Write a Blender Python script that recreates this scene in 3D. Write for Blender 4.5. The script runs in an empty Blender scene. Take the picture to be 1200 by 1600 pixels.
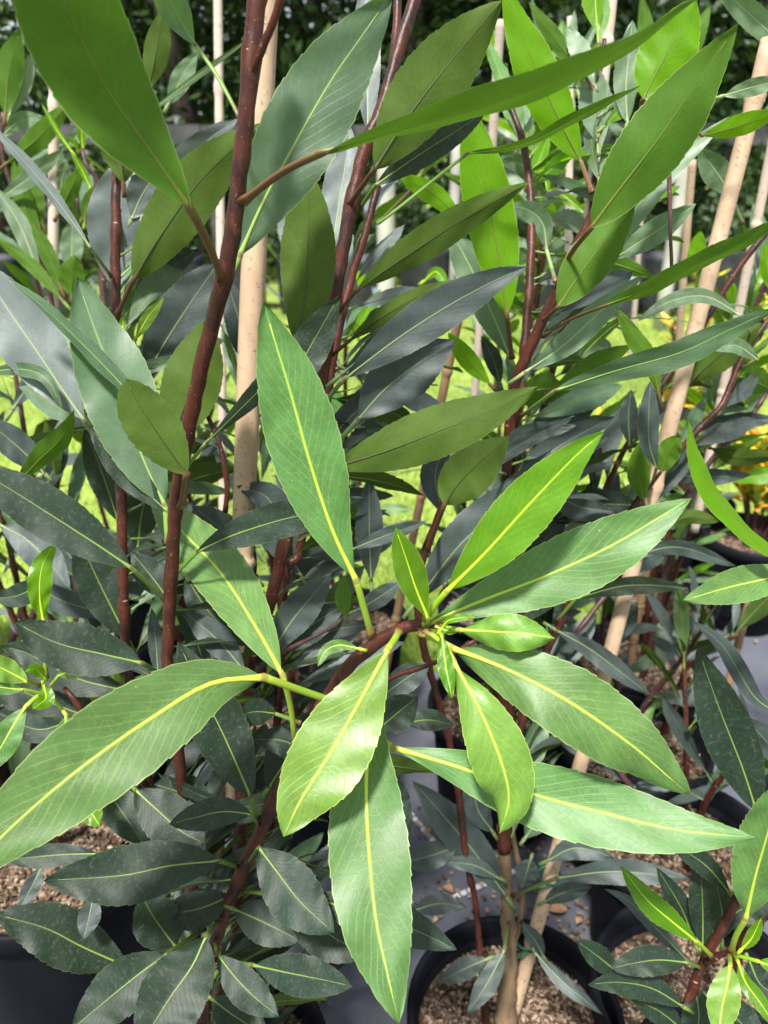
import bpy, math, random
import numpy as np
from mathutils import Vector, Matrix, noise

# ------------------------------------------------------------------ camera, light, exposure
SC = bpy.context.scene
COL = SC.collection
H, PITCH, F = 1.15, math.radians(25), 1203.0
FW = Vector((0, math.cos(PITCH), -math.sin(PITCH)))
UP = Vector((0, math.sin(PITCH), math.cos(PITCH)))
CAM = Vector((0, 0, H))
cd = bpy.data.cameras.new('camera'); cam = bpy.data.objects.new('camera', cd); COL.objects.link(cam)
cam.location = CAM; cam.rotation_euler = (math.pi / 2 - PITCH, 0, 0)
cd.sensor_fit = 'VERTICAL'; cd.sensor_height = 36; cd.sensor_width = 27; cd.lens = 36 * F / 1600
cd.clip_start = 0.02; cd.clip_end = 400
cd.dof.use_dof = True; cd.dof.focus_distance = 0.52; cd.dof.aperture_fstop = 8.5
SC.camera = cam
W = bpy.data.worlds.new('World'); SC.world = W; W.use_nodes = True
wn = W.node_tree; wn.nodes.clear()
SUN_EL, SUN_AZ = math.radians(62), math.radians(200)     # azimuth clockwise from +Y
sky = wn.nodes.new('ShaderNodeTexSky'); sky.sky_type = 'NISHITA'; sky.sun_disc = False
sky.sun_elevation = SUN_EL; sky.sun_rotation = SUN_AZ; sky.dust_density = 3.0; sky.air_density = 1.0; sky.ozone_density = 1.0
bg = wn.nodes.new('ShaderNodeBackground'); bg.inputs[1].default_value = 0.065
wo = wn.nodes.new('ShaderNodeOutputWorld')
wtc = wn.nodes.new('ShaderNodeTexCoord'); wnz = wn.nodes.new('ShaderNodeTexNoise'); wnz.inputs['Scale'].default_value = 2.2; wnz.inputs['Detail'].default_value = 6
wmr = wn.nodes.new('ShaderNodeMapRange'); wmr.inputs[1].default_value = .3; wmr.inputs[2].default_value = .6; wmr.inputs[3].default_value = .45; wmr.inputs[4].default_value = .95
wmx = wn.nodes.new('ShaderNodeMix'); wmx.data_type = 'RGBA'; wmx.inputs[7].default_value = (8.2, 8.5, 9.2, 1)
wn.links.new(wtc.outputs['Generated'], wnz.inputs['Vector']); wn.links.new(wnz.outputs[0], wmr.inputs[0]); wn.links.new(wmr.outputs[0], wmx.inputs[0])
wn.links.new(sky.outputs[0], wmx.inputs[6]); wn.links.new(wmx.outputs[2], bg.inputs[0]); wn.links.new(bg.outputs[0], wo.inputs[0])
sl = bpy.data.lights.new('sun', 'SUN'); sl.energy = 4.6; sl.angle = math.radians(6); sl.color = (1, .965, .9)
so = bpy.data.objects.new('sun', sl); COL.objects.link(so)
sd = Vector((math.sin(SUN_AZ) * math.cos(SUN_EL), math.cos(SUN_AZ) * math.cos(SUN_EL), math.sin(SUN_EL)))
so.rotation_euler = sd.to_track_quat('Z', 'Y').to_euler(); so.location = (0, -2, 6)
SC.view_settings.view_transform = 'Standard'; SC.view_settings.look = 'None'
SC.view_settings.gamma = 1; SC.view_settings.use_curve_mapping = False
SC.view_settings.exposure = 0.95
SC.cycles.use_denoising = True
SC.cycles.max_bounces = 6; SC.cycles.transmission_bounces = 4; SC.cycles.diffuse_bounces = 4

R = random.Random(7)

def P(x, y, z):            # a pixel of the photograph at camera depth z -> a point in the place
    return CAM + z * (FW + Vector((1, 0, 0)) * ((x - 600) / F) - UP * ((y - 800) / F))

def G(x, y, Z=0.0):        # a pixel on the horizontal plane at height Z
    d = FW + Vector((1, 0, 0)) * ((x - 600) / F) - UP * ((y - 800) / F)
    return CAM + d * ((Z - H) / d.z)

# ------------------------------------------------------------------ node helpers
class NT:
    def __init__(s, name):
        s.m = bpy.data.materials.new(name); s.m.use_nodes = True
        s.t = s.m.node_tree; s.t.nodes.clear()
    def n(s, typ, **kw):
        nd = s.t.nodes.new('ShaderNode' + typ)
        for k, v in kw.items(): setattr(nd, k, v)
        return nd
    def put(s, sock, v):
        if v is None: return
        if isinstance(v, bpy.types.NodeSocket): s.t.links.new(v, sock)
        elif isinstance(v, (tuple, list)):
            sock.default_value = tuple(v) + ((1,) if len(v) == 3 and len(sock.default_value) == 4 else ())
        else: sock.default_value = v
    def math(s, op, a, b=None, c=None):
        nd = s.n('Math', operation=op)
        for i, v in enumerate((a, b, c)):
            if v is not None: s.put(nd.inputs[i], v)
        return nd.outputs[0]
    def mix(s, f, a, b, mode='MIX'):
        nd = s.n('Mix', data_type='RGBA', blend_type=mode)
        s.put(nd.inputs[0], f); s.put(nd.inputs[6], a); s.put(nd.inputs[7], b)
        return nd.outputs[2]
    def step(s, x, lo, hi):
        nd = s.n('MapRange', interpolation_type='SMOOTHSTEP')
        s.put(nd.inputs[0], x); s.put(nd.inputs[1], lo); s.put(nd.inputs[2], hi)
        return nd.outputs[0]
    def noise(s, vec, scale, detail=3, rough=.5):
        nd = s.n('TexNoise'); s.put(nd.inputs['Vector'], vec)
        nd.inputs['Scale'].default_value = scale; nd.inputs['Detail'].default_value = detail
        nd.inputs['Roughness'].default_value = rough
        return nd.outputs[0]
    def mapv(s, vec, sc=(1, 1, 1), loc=None):
        nd = s.n('Mapping'); s.put(nd.inputs[0], vec); nd.inputs['Scale'].default_value = sc
        if loc is not None: s.put(nd.inputs['Location'], loc)
        return nd.outputs[0]
    def bump(s, h, st=.3, d=.001, nrm=None):
        nd = s.n('Bump'); nd.inputs['Strength'].default_value = st; nd.inputs['Distance'].default_value = d
        s.put(nd.inputs['Height'], h); s.put(nd.inputs['Normal'], nrm)
        return nd.outputs[0]
    def pr(s, col, rough=.5, nrm=None, spec=.5, coat=0, sheen=0):
        nd = s.n('BsdfPrincipled'); s.put(nd.inputs['Base Color'], col); s.put(nd.inputs['Roughness'], rough)
        s.put(nd.inputs['Normal'], nrm); s.put(nd.inputs['Specular IOR Level'], spec)
        nd.inputs['Coat Weight'].default_value = coat
        return nd.outputs[0]
    def out(s, sh):
        o = s.n('OutputMaterial'); s.t.links.new(sh, o.inputs[0]); return s.m

def simple(name, col, col2=None, scale=20, rough=.6, bs=.2, bd=.002, spec=.4, sc=(1, 1, 1), detail=4):
    t = NT(name); tc = t.n('TexCoord').outputs['Object']; v = t.mapv(tc, sc)
    nz = t.noise(v, scale, detail)
    c = t.mix(t.step(nz, .3, .7), col, col2 or tuple(x * .6 for x in col))
    return t.out(t.pr(c, rough, t.bump(nz, bs, bd), spec))

def leafmat(name, top, under, vein, margin, rough, trans, tcol, spots=0., nve=13, vk=2.7, spec=.5, vst=.55, blotch=.35, mg=.75, blem=0.):
    t = NT(name)
    uv = t.n('UVMap').outputs[0]; sp = t.n('SeparateXYZ'); t.put(sp.inputs[0], uv); U, V = sp.outputs[0], sp.outputs[1]
    rnd = t.n('ObjectInfo').outputs['Random']
    off = t.n('CombineXYZ'); t.put(off.inputs[0], t.math('MULTIPLY', rnd, 37.)); t.put(off.inputs[1], t.math('MULTIPLY', rnd, 91.))
    off = off.outputs[0]
    v1 = t.mapv(uv, (3, 10, 1), off); v2 = t.mapv(uv, (16, 60, 1), off)
    big = t.noise(v1, .7, 4, .6); fine = t.noise(v2, 1.2, 3, .6)
    s2 = t.math('SUBTRACT', t.math('MULTIPLY', U, 2.), 1.); a = t.math('ABSOLUTE', s2)
    side = t.math('GREATER_THAN', U, .5)
    ph = t.math('SUBTRACT', t.math('MULTIPLY', V, float(nve)), t.math('MULTIPLY', t.math('POWER', a, .9), vk))
    ph = t.math('ADD', ph, t.math('MULTIPLY', side, .43))
    ph = t.math('ADD', ph, t.math('MULTIPLY', t.noise(t.mapv(uv, (1.2, 4, 1), off), .9, 1), 1.4))
    tri = t.math('MULTIPLY', t.math('ABSOLUTE', t.math('SUBTRACT', t.math('FRACT', ph), .5)), 2.)
    vn = t.step(tri, .9, .99)
    ph2 = t.math('ADD', t.math('MULTIPLY', ph, 3.), t.math('MULTIPLY', fine, .9))
    tri2 = t.math('MULTIPLY', t.math('ABSOLUTE', t.math('SUBTRACT', t.math('FRACT', ph2), .5)), 2.)
    vn2 = t.math('MULTIPLY', t.step(tri2, .72, 1.), .25)
    ve = t.n('TexVoronoi', feature='DISTANCE_TO_EDGE'); t.put(ve.inputs['Vector'], t.mapv(uv, (5, 22, 1), off)); ve.inputs['Scale'].default_value = 1.5
    net = t.math('MULTIPLY', t.math('SUBTRACT', 1., t.step(ve.outputs[0], .0, .07)), .3)
    vall = t.math('MAXIMUM', t.math('MAXIMUM', vn, vn2), net)
    fade = t.math('SUBTRACT', 1.05, t.math('MULTIPLY', a, .65))
    vall = t.math('MULTIPLY', vall, fade); vall = t.math('MULTIPLY', vall, t.math('ADD', .5, t.math('MULTIPLY', t.step(t.noise(v1, 1.6, 3, .6), .35, .7), .6)))
    col = t.mix(t.step(big, .3, .72), tuple(x * (1 - blotch) for x in top), tuple(min(1, x * (1 + blotch * .55)) for x in top))
    col = t.mix(t.math('MULTIPLY', vall, vst), col, vein)
    col = t.mix(t.math('MULTIPLY', t.step(fine, .55, .8), .18), col, tuple(min(1, x * 1.7) for x in top))
    col = t.mix(t.math('SUBTRACT', 1., t.step(a, .0, .07)), col, vein)
    if blem:
        vb = t.n('TexVoronoi'); t.put(vb.inputs['Vector'], t.mapv(uv, (2.2, 8, 1), off)); vb.inputs['Scale'].default_value = 1.6
        bm = t.math('SUBTRACT', 1., t.step(t.math('ADD', vb.outputs['Distance'], t.math('MULTIPLY', fine, .05)), .05, .085))
        sel = t.n('SeparateColor'); t.put(sel.inputs[0], vb.outputs['Color']); bm = t.math('MULTIPLY', bm, t.math('GREATER_THAN', sel.outputs[0], .72))
        col = t.mix(t.math('MULTIPLY', bm, blem), col, (.4, .38, .08))
        col = t.mix(t.math('MULTIPLY', t.step(t.noise(v1, 3.1, 5, .7), .6, .75), .25 * blem), col, (.3, .36, .25))
    # per-leaf variation
    hsv = t.n('HueSaturation'); t.put(hsv.inputs['Color'], col)
    t.put(hsv.inputs['Value'], t.math('ADD', .82, t.math('MULTIPLY', rnd, .36)))
    t.put(hsv.inputs['Hue'], t.math('ADD', .488, t.math('MULTIPLY', t.math('FRACT', t.math('MULTIPLY', rnd, 7.3)), .024)))
    col = hsv.outputs[0]
    ucol = t.mix(t.step(big, .3, .7), tuple(x * .9 for x in under), tuple(min(1, x * 1.1) for x in under))
    ucol = t.mix(t.math('MULTIPLY', vall, .6), ucol, tuple(min(1, x * 1.9) for x in under))
    ucol = t.mix(t.math('MULTIPLY', t.step(fine, .5, .75), .08), ucol, tuple(x * .6 for x in under))
    back = t.n('NewGeometry').outputs['Backfacing']
    c = t.mix(back, col, ucol)
    c = t.mix(t.math('MULTIPLY', t.step(a, .965, .99), mg), c, margin)
    rg = t.math('ADD', rough, t.math('MULTIPLY', back, .15))
    if spots:
        vo = t.n('TexVoronoi'); t.put(vo.inputs['Vector'], t.mapv(uv, (9, 36, 1), off)); vo.inputs['Scale'].default_value = 2.2
        n3 = t.noise(t.mapv(uv, (4, 14, 1), off), 1.1, 3)
        msk = t.math('MULTIPLY', t.math('SUBTRACT', 1., t.step(vo.outputs['Distance'], .04, .13)), t.step(n3, .52, .64))
        msk = t.math('MULTIPLY', msk, t.math('SUBTRACT', 1., t.math('MULTIPLY', back, .8)))
        c = t.mix(t.math('MULTIPLY', msk, spots), c, (.38, .42, .42))
        film = t.math('MULTIPLY', t.math('SUBTRACT', 1., t.math('MULTIPLY', back, .7)), t.step(t.noise(t.mapv(uv, (5, 20, 1), off), 1.7, 6, .7), .5, .75)); film = t.math('MULTIPLY', film, .22 * spots)
        c = t.mix(film, c, (.25, .3, .3)); rg = t.math('ADD', rg, t.math('MULTIPLY', film, .6))
    h = t.math('ADD', t.math('MULTIPLY', vall, -1.), t.math('MULTIPLY', fine, .35))
    nb = t.bump(h, .32, .00045)
    psh = t.pr(c, rg, nb, t.math('SUBTRACT', spec, t.math('MULTIPLY', back, spec * .6)))
    tr = t.n('BsdfTranslucent'); t.put(tr.inputs[0], t.mix(t.math('MULTIPLY', vall, .5), tcol, tuple(min(1, x * 1.5) for x in tcol))); t.put(tr.inputs['Normal'], nb)
    ms = t.n('MixShader'); ms.inputs[0].default_value = trans
    t.t.links.new(psh, ms.inputs[1]); t.t.links.new(tr.outputs[0], ms.inputs[2])
    return t.out(ms.outputs[0])

def stalkmat(name, top, under, foot, rough=.4, red=False):
    t = NT(name)
    uv = t.n('UVMap').outputs[0]; sp = t.n('SeparateXYZ'); t.put(sp.inputs[0], uv); v_ = sp.outputs[1]
    c = t.mix(t.step(sp.outputs[0], .25, .6), under, top)
    nz = t.noise(t.mapv(uv, (2, 30, 1)), 2., 3)
    c = t.mix(t.math('SUBTRACT', 1., t.step(v_, .2, .34)), c, (top[0] * .6, top[1] * .75, top[2] * .6))
    lo, hi = (.27, .42) if red else (.03, .16)
    c = t.mix(t.math('SUBTRACT', 1., t.step(t.math('ADD', v_, t.math('MULTIPLY', nz, .06)), lo, hi)), c, foot)
    ring = t.math('SUBTRACT', 1., t.step(t.math('ABSOLUTE', t.math('SUBTRACT', v_, .3)), .004, .016))
    c = t.mix(t.math('MULTIPLY', ring, .7), c, foot)
    c = t.mix(t.math('MULTIPLY', nz, .25), c, tuple(x * .6 for x in top))
    return t.out(t.pr(c, rough, t.bump(nz, .15, .0004), .35))

KINDS = {
 'new':    dict(blem=.8, top=(.078, .175, .044), under=(.052, .12, .01), vein=(.27, .42, .10), margin=(.34, .42, .15), mg=.6, rough=.44, trans=.16, tcol=(.17, .38, .02), nve=17, blotch=.22, vk=4.2, vst=.85, spec=.42),
 'fresh':  dict(blem=.8, top=(.13, .265, .04), under=(.13, .27, .015), vein=(.42, .58, .1), margin=(.45, .55, .13), rough=.38, trans=.25, tcol=(.4, .66, .02), nve=15, blotch=.2, vk=3.8, vst=.75),
 'bright': dict(top=(.085, .225, .006), under=(.10, .25, .005), vein=(.34, .56, .03), margin=(.4, .5, .08), rough=.28, trans=.42, tcol=(.27, .54, .01), nve=15, blotch=.12, vk=3.8, vst=.55),
 'mid':    dict(blem=.8, top=(.075, .14, .075), under=(.06, .135, .01), vein=(.16, .27, .12), margin=(.25, .3, .1), rough=.46, trans=.2, tcol=(.16, .36, .012), nve=18, vst=.45, vk=4.4, blotch=.25),
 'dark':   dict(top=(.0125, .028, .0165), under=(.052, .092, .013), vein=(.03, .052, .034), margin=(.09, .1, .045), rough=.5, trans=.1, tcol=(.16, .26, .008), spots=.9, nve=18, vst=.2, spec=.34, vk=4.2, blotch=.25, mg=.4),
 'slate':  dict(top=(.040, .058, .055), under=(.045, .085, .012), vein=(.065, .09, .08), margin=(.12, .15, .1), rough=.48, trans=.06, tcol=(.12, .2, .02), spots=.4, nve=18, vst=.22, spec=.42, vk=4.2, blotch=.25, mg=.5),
 'sky_sheen': dict(top=(.125, .155, .15), under=(.06, .11, .02), vein=(.16, .19, .17), margin=(.22, .26, .18), rough=.45, trans=.08, tcol=(.16, .26, .04), spots=.3, nve=18, vst=.3, spec=.5, vk=4.2, blotch=.2, mg=.5),  # slate leaf lightened: the sky's reflection is painted into its top colour
 'pale':   dict(blem=.8, top=(.13, .20, .12), under=(.085, .19, .015), vein=(.26, .37, .2), margin=(.34, .42, .22), rough=.42, trans=.18, tcol=(.22, .44, .03), nve=17, vst=.4, vk=4.2, blotch=.25),
}
LM, SM = {}, {}
for k, d in KINDS.items():
    LM[k] = leafmat('leaf_' + k, **d)
SM['new'] = SM['fresh'] = stalkmat('rib_new', (.44, .55, .06), (.22, .2, .05), (.2, .08, .05))
SM['bright'] = stalkmat('rib_bright', (.42, .6, .03), (.25, .42, .03), (.2, .14, .05))
SM['mid'] = stalkmat('rib_mid', (.26, .38, .09), (.1, .13, .03), (.11, .035, .025))
SM['dark'] = stalkmat('rib_dark', (.17, .26, .05), (.055, .045, .02), (.08, .03, .022))
SM['slate'] = stalkmat('rib_slate', (.19, .26, .10), (.07, .07, .03), (.09, .035, .028))
SM['sky_sheen'] = stalkmat('rib_sky_sheen', (.3, .38, .17), (.07, .07, .03), (.09, .035, .028))
SM['pale'] = stalkmat('rib_pale', (.36, .45, .2), (.14, .16, .05), (.14, .06, .04))
REDRIB = {'new': stalkmat('rib_red_green', (.3, .4, .06), (.10, .13, .015), (.13, .045, .03), red=True),
          'dark': stalkmat('rib_red_olive', (.2, .28, .05), (.018, .022, .008), (.1, .03, .02), red=True)}

def barkmat():
    t = NT('mahogany_stem'); tc = t.n('TexCoord').outputs['Object']
    n1 = t.noise(tc, 40, 4); n2 = t.noise(t.mapv(tc, (1, 1, .25)), 260, 3); n3 = t.noise(tc, 700, 2)
    c = t.mix(t.step(n1, .35, .68), (.072, .018, .010), (.026, .009, .007))
    c = t.mix(t.math('MULTIPLY', t.step(n2, .5, .75), .5), c, (.13, .05, .03))
    c = t.mix(t.math('MULTIPLY', t.step(n3, .68, .74), .6), c, (.36, .26, .19))
    return t.out(t.pr(c, .44, t.bump(t.math('ADD', n2, n1), .45, .0012), .3))
BARK = barkmat()
TWIG = simple('purple_twig', (.10, .045, .045), (.05, .022, .02), 120, .45, .3, .0006)
TRUNKM = simple('grey_brown_trunk', (.2, .14, .08), (.08, .055, .035), 60, .8, .6, .002, .2, (1, 1, .3))
SCAR = simple('leaf_scar', (.42, .3, .2), (.25, .15, .1), 300, .7)

def canemat(name, a, b):
    t = NT(name); tc = t.n('TexCoord').outputs['Object']
    n1 = t.noise(t.mapv(tc, (30, 30, 2)), 6, 4); n2 = t.noise(t.mapv(tc, (6, 6, 4)), 2.4, 4, .6); n3 = t.noise(tc, 220, 2)
    c = t.mix(t.step(n2, .3, .7), a, b)
    c = t.mix(t.math('MULTIPLY', t.step(n1, .5, .75), .35), c, tuple(x * .6 for x in b))
    c = t.mix(t.math('MULTIPLY', t.step(n3, .62, .7), .6), c, (.16, .11, .07))
    c = t.mix(t.math('MULTIPLY', t.step(t.noise(tc, 9, 5, .7), .52, .72), .45), c, tuple(x * .45 for x in b))
    return t.out(t.pr(c, .5, t.bump(n1, .25, .0006), .35))
CANE = canemat('bamboo', (.56, .41, .28), (.42, .29, .19))
CANEP = canemat('weathered_bamboo', (.6, .49, .4), (.5, .4, .34))
CANED = canemat('old_bamboo', (.33, .2, .11), (.2, .12, .07))
POTM = simple('black_plastic', (.004, .0045, .008), (.008, .009, .013), 14, .6, .15, .002, .12, (1, 1, .4))
CHIP = NT('bark_chip')
_r = CHIP.n('NewGeometry').outputs['Random Per Island']
_cr = CHIP.n('ValToRGB'); CHIP.put(_cr.inputs[0], _r)
for i, (p_, c_) in enumerate([(0, (.04, .026, .018)), (.35, (.12, .078, .052)), (.65, (.22, .15, .105)), (.88, (.42, .32, .235)), (1, (.11, .075, .05))]):
    e = _cr.color_ramp.elements[i] if i < 2 else _cr.color_ramp.elements.new(p_)
    e.position = p_; e.color = (*c_, 1)
CHIP = CHIP.out(CHIP.pr(_cr.outputs[0], .8, None, .2))
SOIL = simple('dark_potting_mix', (.06, .04, .028), (.1, .07, .05), 60, .95, .8, .006, .1)

# ------------------------------------------------------------------ object helpers
def link(o, parent=None):
    COL.objects.link(o)
    if parent is not None: o.parent = parent
    return o
def tag(o, label=None, cat=None, group=None, kind=None):
    for k, v in (('label', label), ('category', cat), ('group', group), ('kind', kind)):
        if v: o[k] = v
    return o
def empty(name, loc, label, cat, group=None):
    o = bpy.data.objects.new(name, None); o.empty_display_size = .05; o.location = loc
    link(o); return tag(o, label, cat, group)
def mesh(name, vs, fs, mat, parent=None, uvs=None, smooth=True, origin=None):
    me = bpy.data.meshes.new(name)
    if parent is not None and origin is None:
        pl = parent.matrix_basis.translation if parent.parent is None else Vector((0, 0, 0))
        off = pl
    else: off = origin or Vector((0, 0, 0))
    if len(off) and off.length > 0: vs = [(v[0] - off[0], v[1] - off[1], v[2] - off[2]) for v in vs]
    me.from_pydata([tuple(v) for v in vs], [], fs)
    if uvs is not None:
        ul = me.uv_layers.new(name='UVMap'); li = np.zeros(len(me.loops), dtype=np.int32)
        me.loops.foreach_get('vertex_index', li)
        ul.data.foreach_set('uv', np.asarray(uvs, dtype=np.float32)[li].ravel())
    if smooth: me.polygons.foreach_set('use_smooth', [True] * len(me.polygons))
    mats = mat if isinstance(mat, list) else [mat]
    for m in mats: me.materials.append(m)
    o = bpy.data.objects.new(name, me)
    if origin is not None: o.location = origin
    link(o, parent)
    return o

def spline(pts, n):        # catmull-rom through points -> n+1 samples
    pts = [Vector(p) for p in pts]
    if len(pts) == 2: return [pts[0].lerp(pts[1], i / n) for i in range(n + 1)]
    L = [0]
    for a, b in zip(pts, pts[1:]): L.append(L[-1] + (b - a).length)
    ext = [pts[0] * 2 - pts[1]] + pts + [pts[-1] * 2 - pts[-2]]
    out = []
    for i in range(n + 1):
        s = L[-1] * i / n; k = 0
        while k < len(pts) - 2 and s > L[k + 1]: k += 1
        t = (s - L[k]) / max(1e-9, L[k + 1] - L[k]); p0, p1, p2, p3 = ext[k:k + 4]
        out.append(.5 * ((2 * p1) + (p2 - p0) * t + (2 * p0 - 5 * p1 + 4 * p2 - p3) * t * t + (3 * p1 - p0 - 3 * p2 + p3) * t ** 3))
    return out

def frames(pts):
    T = []
    for i in range(len(pts)):
        a = pts[max(0, i - 1)]; b = pts[min(len(pts) - 1, i + 1)]; T.append((b - a).normalized())
    return T

def tube(pts, rad, sides=10, flat=1.0, side0=None, cap=True):
    """returns verts, faces, uvs.  flat squashes along the second axis."""
    T = frames(pts); vs, fs, uv = [], [], []
    A = side0.copy() if side0 is not None else T[0].cross(Vector((.3, .2, 1))).normalized()
    n = len(pts)
    for i, p in enumerate(pts):
        A = (A - T[i] * A.dot(T[i])).normalized(); B = T[i].cross(A)
        for j in range(sides):
            th = 2 * math.pi * j / sides
            vs.append(p + A * (math.cos(th) * rad[i]) + B * (math.sin(th) * rad[i] * flat)); uv.append((.5 + .5 * math.sin(th), i / (n - 1)))
    for i in range(n - 1):
        for j in range(sides):
            k = (j + 1) % sides
            fs.append((i * sides + j, i * sides + k, (i + 1) * sides + k, (i + 1) * sides + j))
    if cap:
        fs.append(tuple(range(sides))[::-1]); fs.append(tuple((n - 1) * sides + j for j in range(sides)))
    return vs, fs, uv

def prof(s, p, b):
    s = min(max(s, 0), 1)
    return max(0, math.sin(math.pi * s ** p)) ** b

def blade(mid, sides_, norms, hw, nt=13, depth=.035, fold=.2, wav=.0, cols=6, seed=0, s0=.22, p=1.1, b=.85, sag=0.0):
    """mid/sides_/norms: functions of s. Returns verts, faces, uvs of a toothed blade."""
    rs = {0., .05, .1, .16, .22, 1.}
    for k in range(nt + 1):
        for o_ in (0, .5):
            s = s0 + (1 - s0) * (k + o_) / nt
            if s < 1: rs.add(round(s, 4)); rs.add(round(s - .004, 4))
    rs = sorted(x for x in rs if 0 <= x <= 1)
    rnd = random.Random(seed); ja = [rnd.uniform(.7, 1.25) for _ in range(nt + 2)]; jb = [rnd.uniform(.7, 1.25) for _ in range(nt + 2)]
    phw = rnd.uniform(0, 6); vs, fs, uv = [], [], []
    N = cols * 2 + 1
    for s in rs:
        w = prof(s, p, b) * hw
        c, S, Nn = mid(s), sides_(s), norms(s)
        for j in range(N):
            u = j / cols - 1
            m = 1.
            if s > s0:
                q = (s - s0) / (1 - s0) * nt + (.5 if u > 0 else 0); f = q - math.floor(q); amp = (ja if u > 0 else jb)[int(q) % nt]
                m = 1 + depth * amp * (f - .6) * 2 * (1.25 - prof(s, 1, 1) * .35)
            a = abs(u); e = a if a < .8 else .8 + (a - .8) * (1 + (m - 1) * 5)
            x = math.copysign(e, u) * w
            up = abs(x) * math.tan(fold) - sag * hw * a * a
            up += wav * hw * a * math.sin(phw + s * 9 + (1.7 if u > 0 else 0)) + wav * .45 * hw * math.sin(phw * 2 + s * 23 + u * 3) * a
            vs.append(c + S * x + Nn * up); uv.append((.5 + .5 * u, s))
    for i in range(len(rs) - 1):
        for j in range(N - 1):
            fs.append((i * N + j, i * N + j + 1, (i + 1) * N + j + 1, (i + 1) * N + j))
    return vs, fs, uv

LEAFN = [0]
def L(pl, kind, z0, z1, w, pts, st=(), sz=None, roll=0., under=False, p=1.1, b=.85, arch=0., fold=.16, wav=.1, depth=.024, nt=None, rib=1., zs=None, label=None, sag=0., twist=0., pw=0):
    """One leaf traced along its midrib: pixel path at camera depths z0..z1, width w in pixels as it shows."""
    LEAFN[0] += 1; sd_ = LEAFN[0]
    n = len(pts); d = [0]
    for a_, b_ in zip(pts, pts[1:]): d.append(d[-1] + math.hypot(b_[0] - a_[0], b_[1] - a_[1]))
    P3 = []
    for i, q in enumerate(pts):
        f = d[i] / d[-1]; z = z0 + (z1 - z0) * f - arch * math.sin(math.pi * f) if zs is None else zs[i]
        P3.append(P(q[0], q[1], z))
    if n == 2:                                   # a straight path still bows a little
        m = (P3[0] + P3[1]) / 2; P3.insert(1, m - FW * 0 + (CAM - m).normalized() * arch)
    tw_ = random.Random(sd_ * 3 + 1).uniform(-.45, .45) if abs(roll) < .5 else 0.
    M = 40; mp = spline(P3, M); T = frames(mp); Ss, Ns = [], []
    for i in range(M + 1):
        v = (CAM - mp[i]).normalized(); S = T[i].cross(v).normalized(); Nn = S.cross(T[i]).normalized()
        if Nn.dot(v) < 0: Nn = -Nn
        if under: Nn = -Nn
        S = T[i].cross(Nn) * -1.0
        r_ = roll + (twist + tw_) * (i / M - .5)
        S2 = S * math.cos(r_) + Nn * math.sin(r_); N2 = Nn * math.cos(r_) - S * math.sin(r_)
        Ss.append(S2); Ns.append(N2)
    def at(arr):
        def f(s):
            x = s * M; k = min(M - 1, int(x)); return arr[k].lerp(arr[k + 1], x - k)
        return f
    w *= .93; b = b + .1
    zm = (z0 + z1) / 2; length = sum((mp[i + 1] - mp[i]).length for i in range(M))
    hw = w / 2 / F * zm / max(.25, abs(math.cos(roll)) * math.cos(fold) + abs(math.sin(roll)) * math.sin(fold) * .0)
    if nt is None: nt = max(7, min(18, int(length / .0078)))
    vs, fs, uv = blade(at(mp), at(Ss), at(Ns), hw, nt, depth, fold, wav, 6, sd_, .2, p, b, sag)
    # make the front face the upper side
    i0 = (len(vs) // 13 // 2) * 13 + 6
    fn = (vs[i0 + 1] - vs[i0]).cross(vs[i0 + 13] - vs[i0]); nm = at(Ns)(.5)
    if fn.dot(nm) < 0: fs = [f[::-1] for f in fs]
    lf = mesh('leaf', vs, fs, LM[kind], pl, uv)
    if label: lf['label'] = label
    # stalk and midrib in one tapering rod
    vivid = kind in ('new', 'fresh', 'bright') and not under
    r0 = ((w * .046 + 2.4) if vivid else (w * .022 + 1.8)) * rib / F * z0 * .5
    rp = ((w * .055 + 4.2) if vivid else (w * .035 + 4.2)) / F * z0 * .5      # the free stalk
    if pw: rp = pw / 2 / F * z0
    path, rad, vv = [], [], []
    if st:
        sz = sz if sz is not None else z0
        q = [P(x, y, sz + (z0 - sz) * (i / len(st))) for i, (x, y) in enumerate(st)] + [mp[0]]
        sp_ = spline(q, 10)[:-1]; path += sp_; rad += [rp * (1.75, 1.35, 1.08)[min(i, 2)] for i in range(len(sp_))]; vv += [.3 * i / 10 for i in range(10)]
    else:
        q = mp[0] - T[0] * min(.02, length * .14); path += [q, q.lerp(mp[0], .5)]; rad += [rp * 1.1, rp]; vv += [.1, .22]
    path.append(mp[0]); rad.append(rp * 1.18); vv.append(.3)
    for i in range(1, int(M * .97), 2):
        s = i / M; path.append(mp[i]); rad.append(max(r0 * .2, r0 * (1 - s) ** 1.1) + (rp - r0) * max(0, 1 - s * 14)); vv.append(.3 + .7 * s)
    sv, sf, suv = tube(path, rad, 8, .62, Ss[0])
    suv = [(suv[i][0], vv[i // 8]) for i in range(len(suv))]
    # uv.x must be 1 on the upper side
    B0 = frames(path)[0].cross(Ss[0])
    if B0.dot(Ns[0]) < 0: suv = [(1 - u_, v_) for u_, v_ in suv]
    mesh('leaf_stalk', sv, sf, SM[kind], lf, suv, origin=None if False else Vector((0, 0, 0))) if False else _stalk(sv, sf, (REDRIB['new' if kind in ('new', 'bright', 'mid') else 'dark'] if under and w > 24 else SM[kind]), lf, pl, suv)
    return lf

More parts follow.
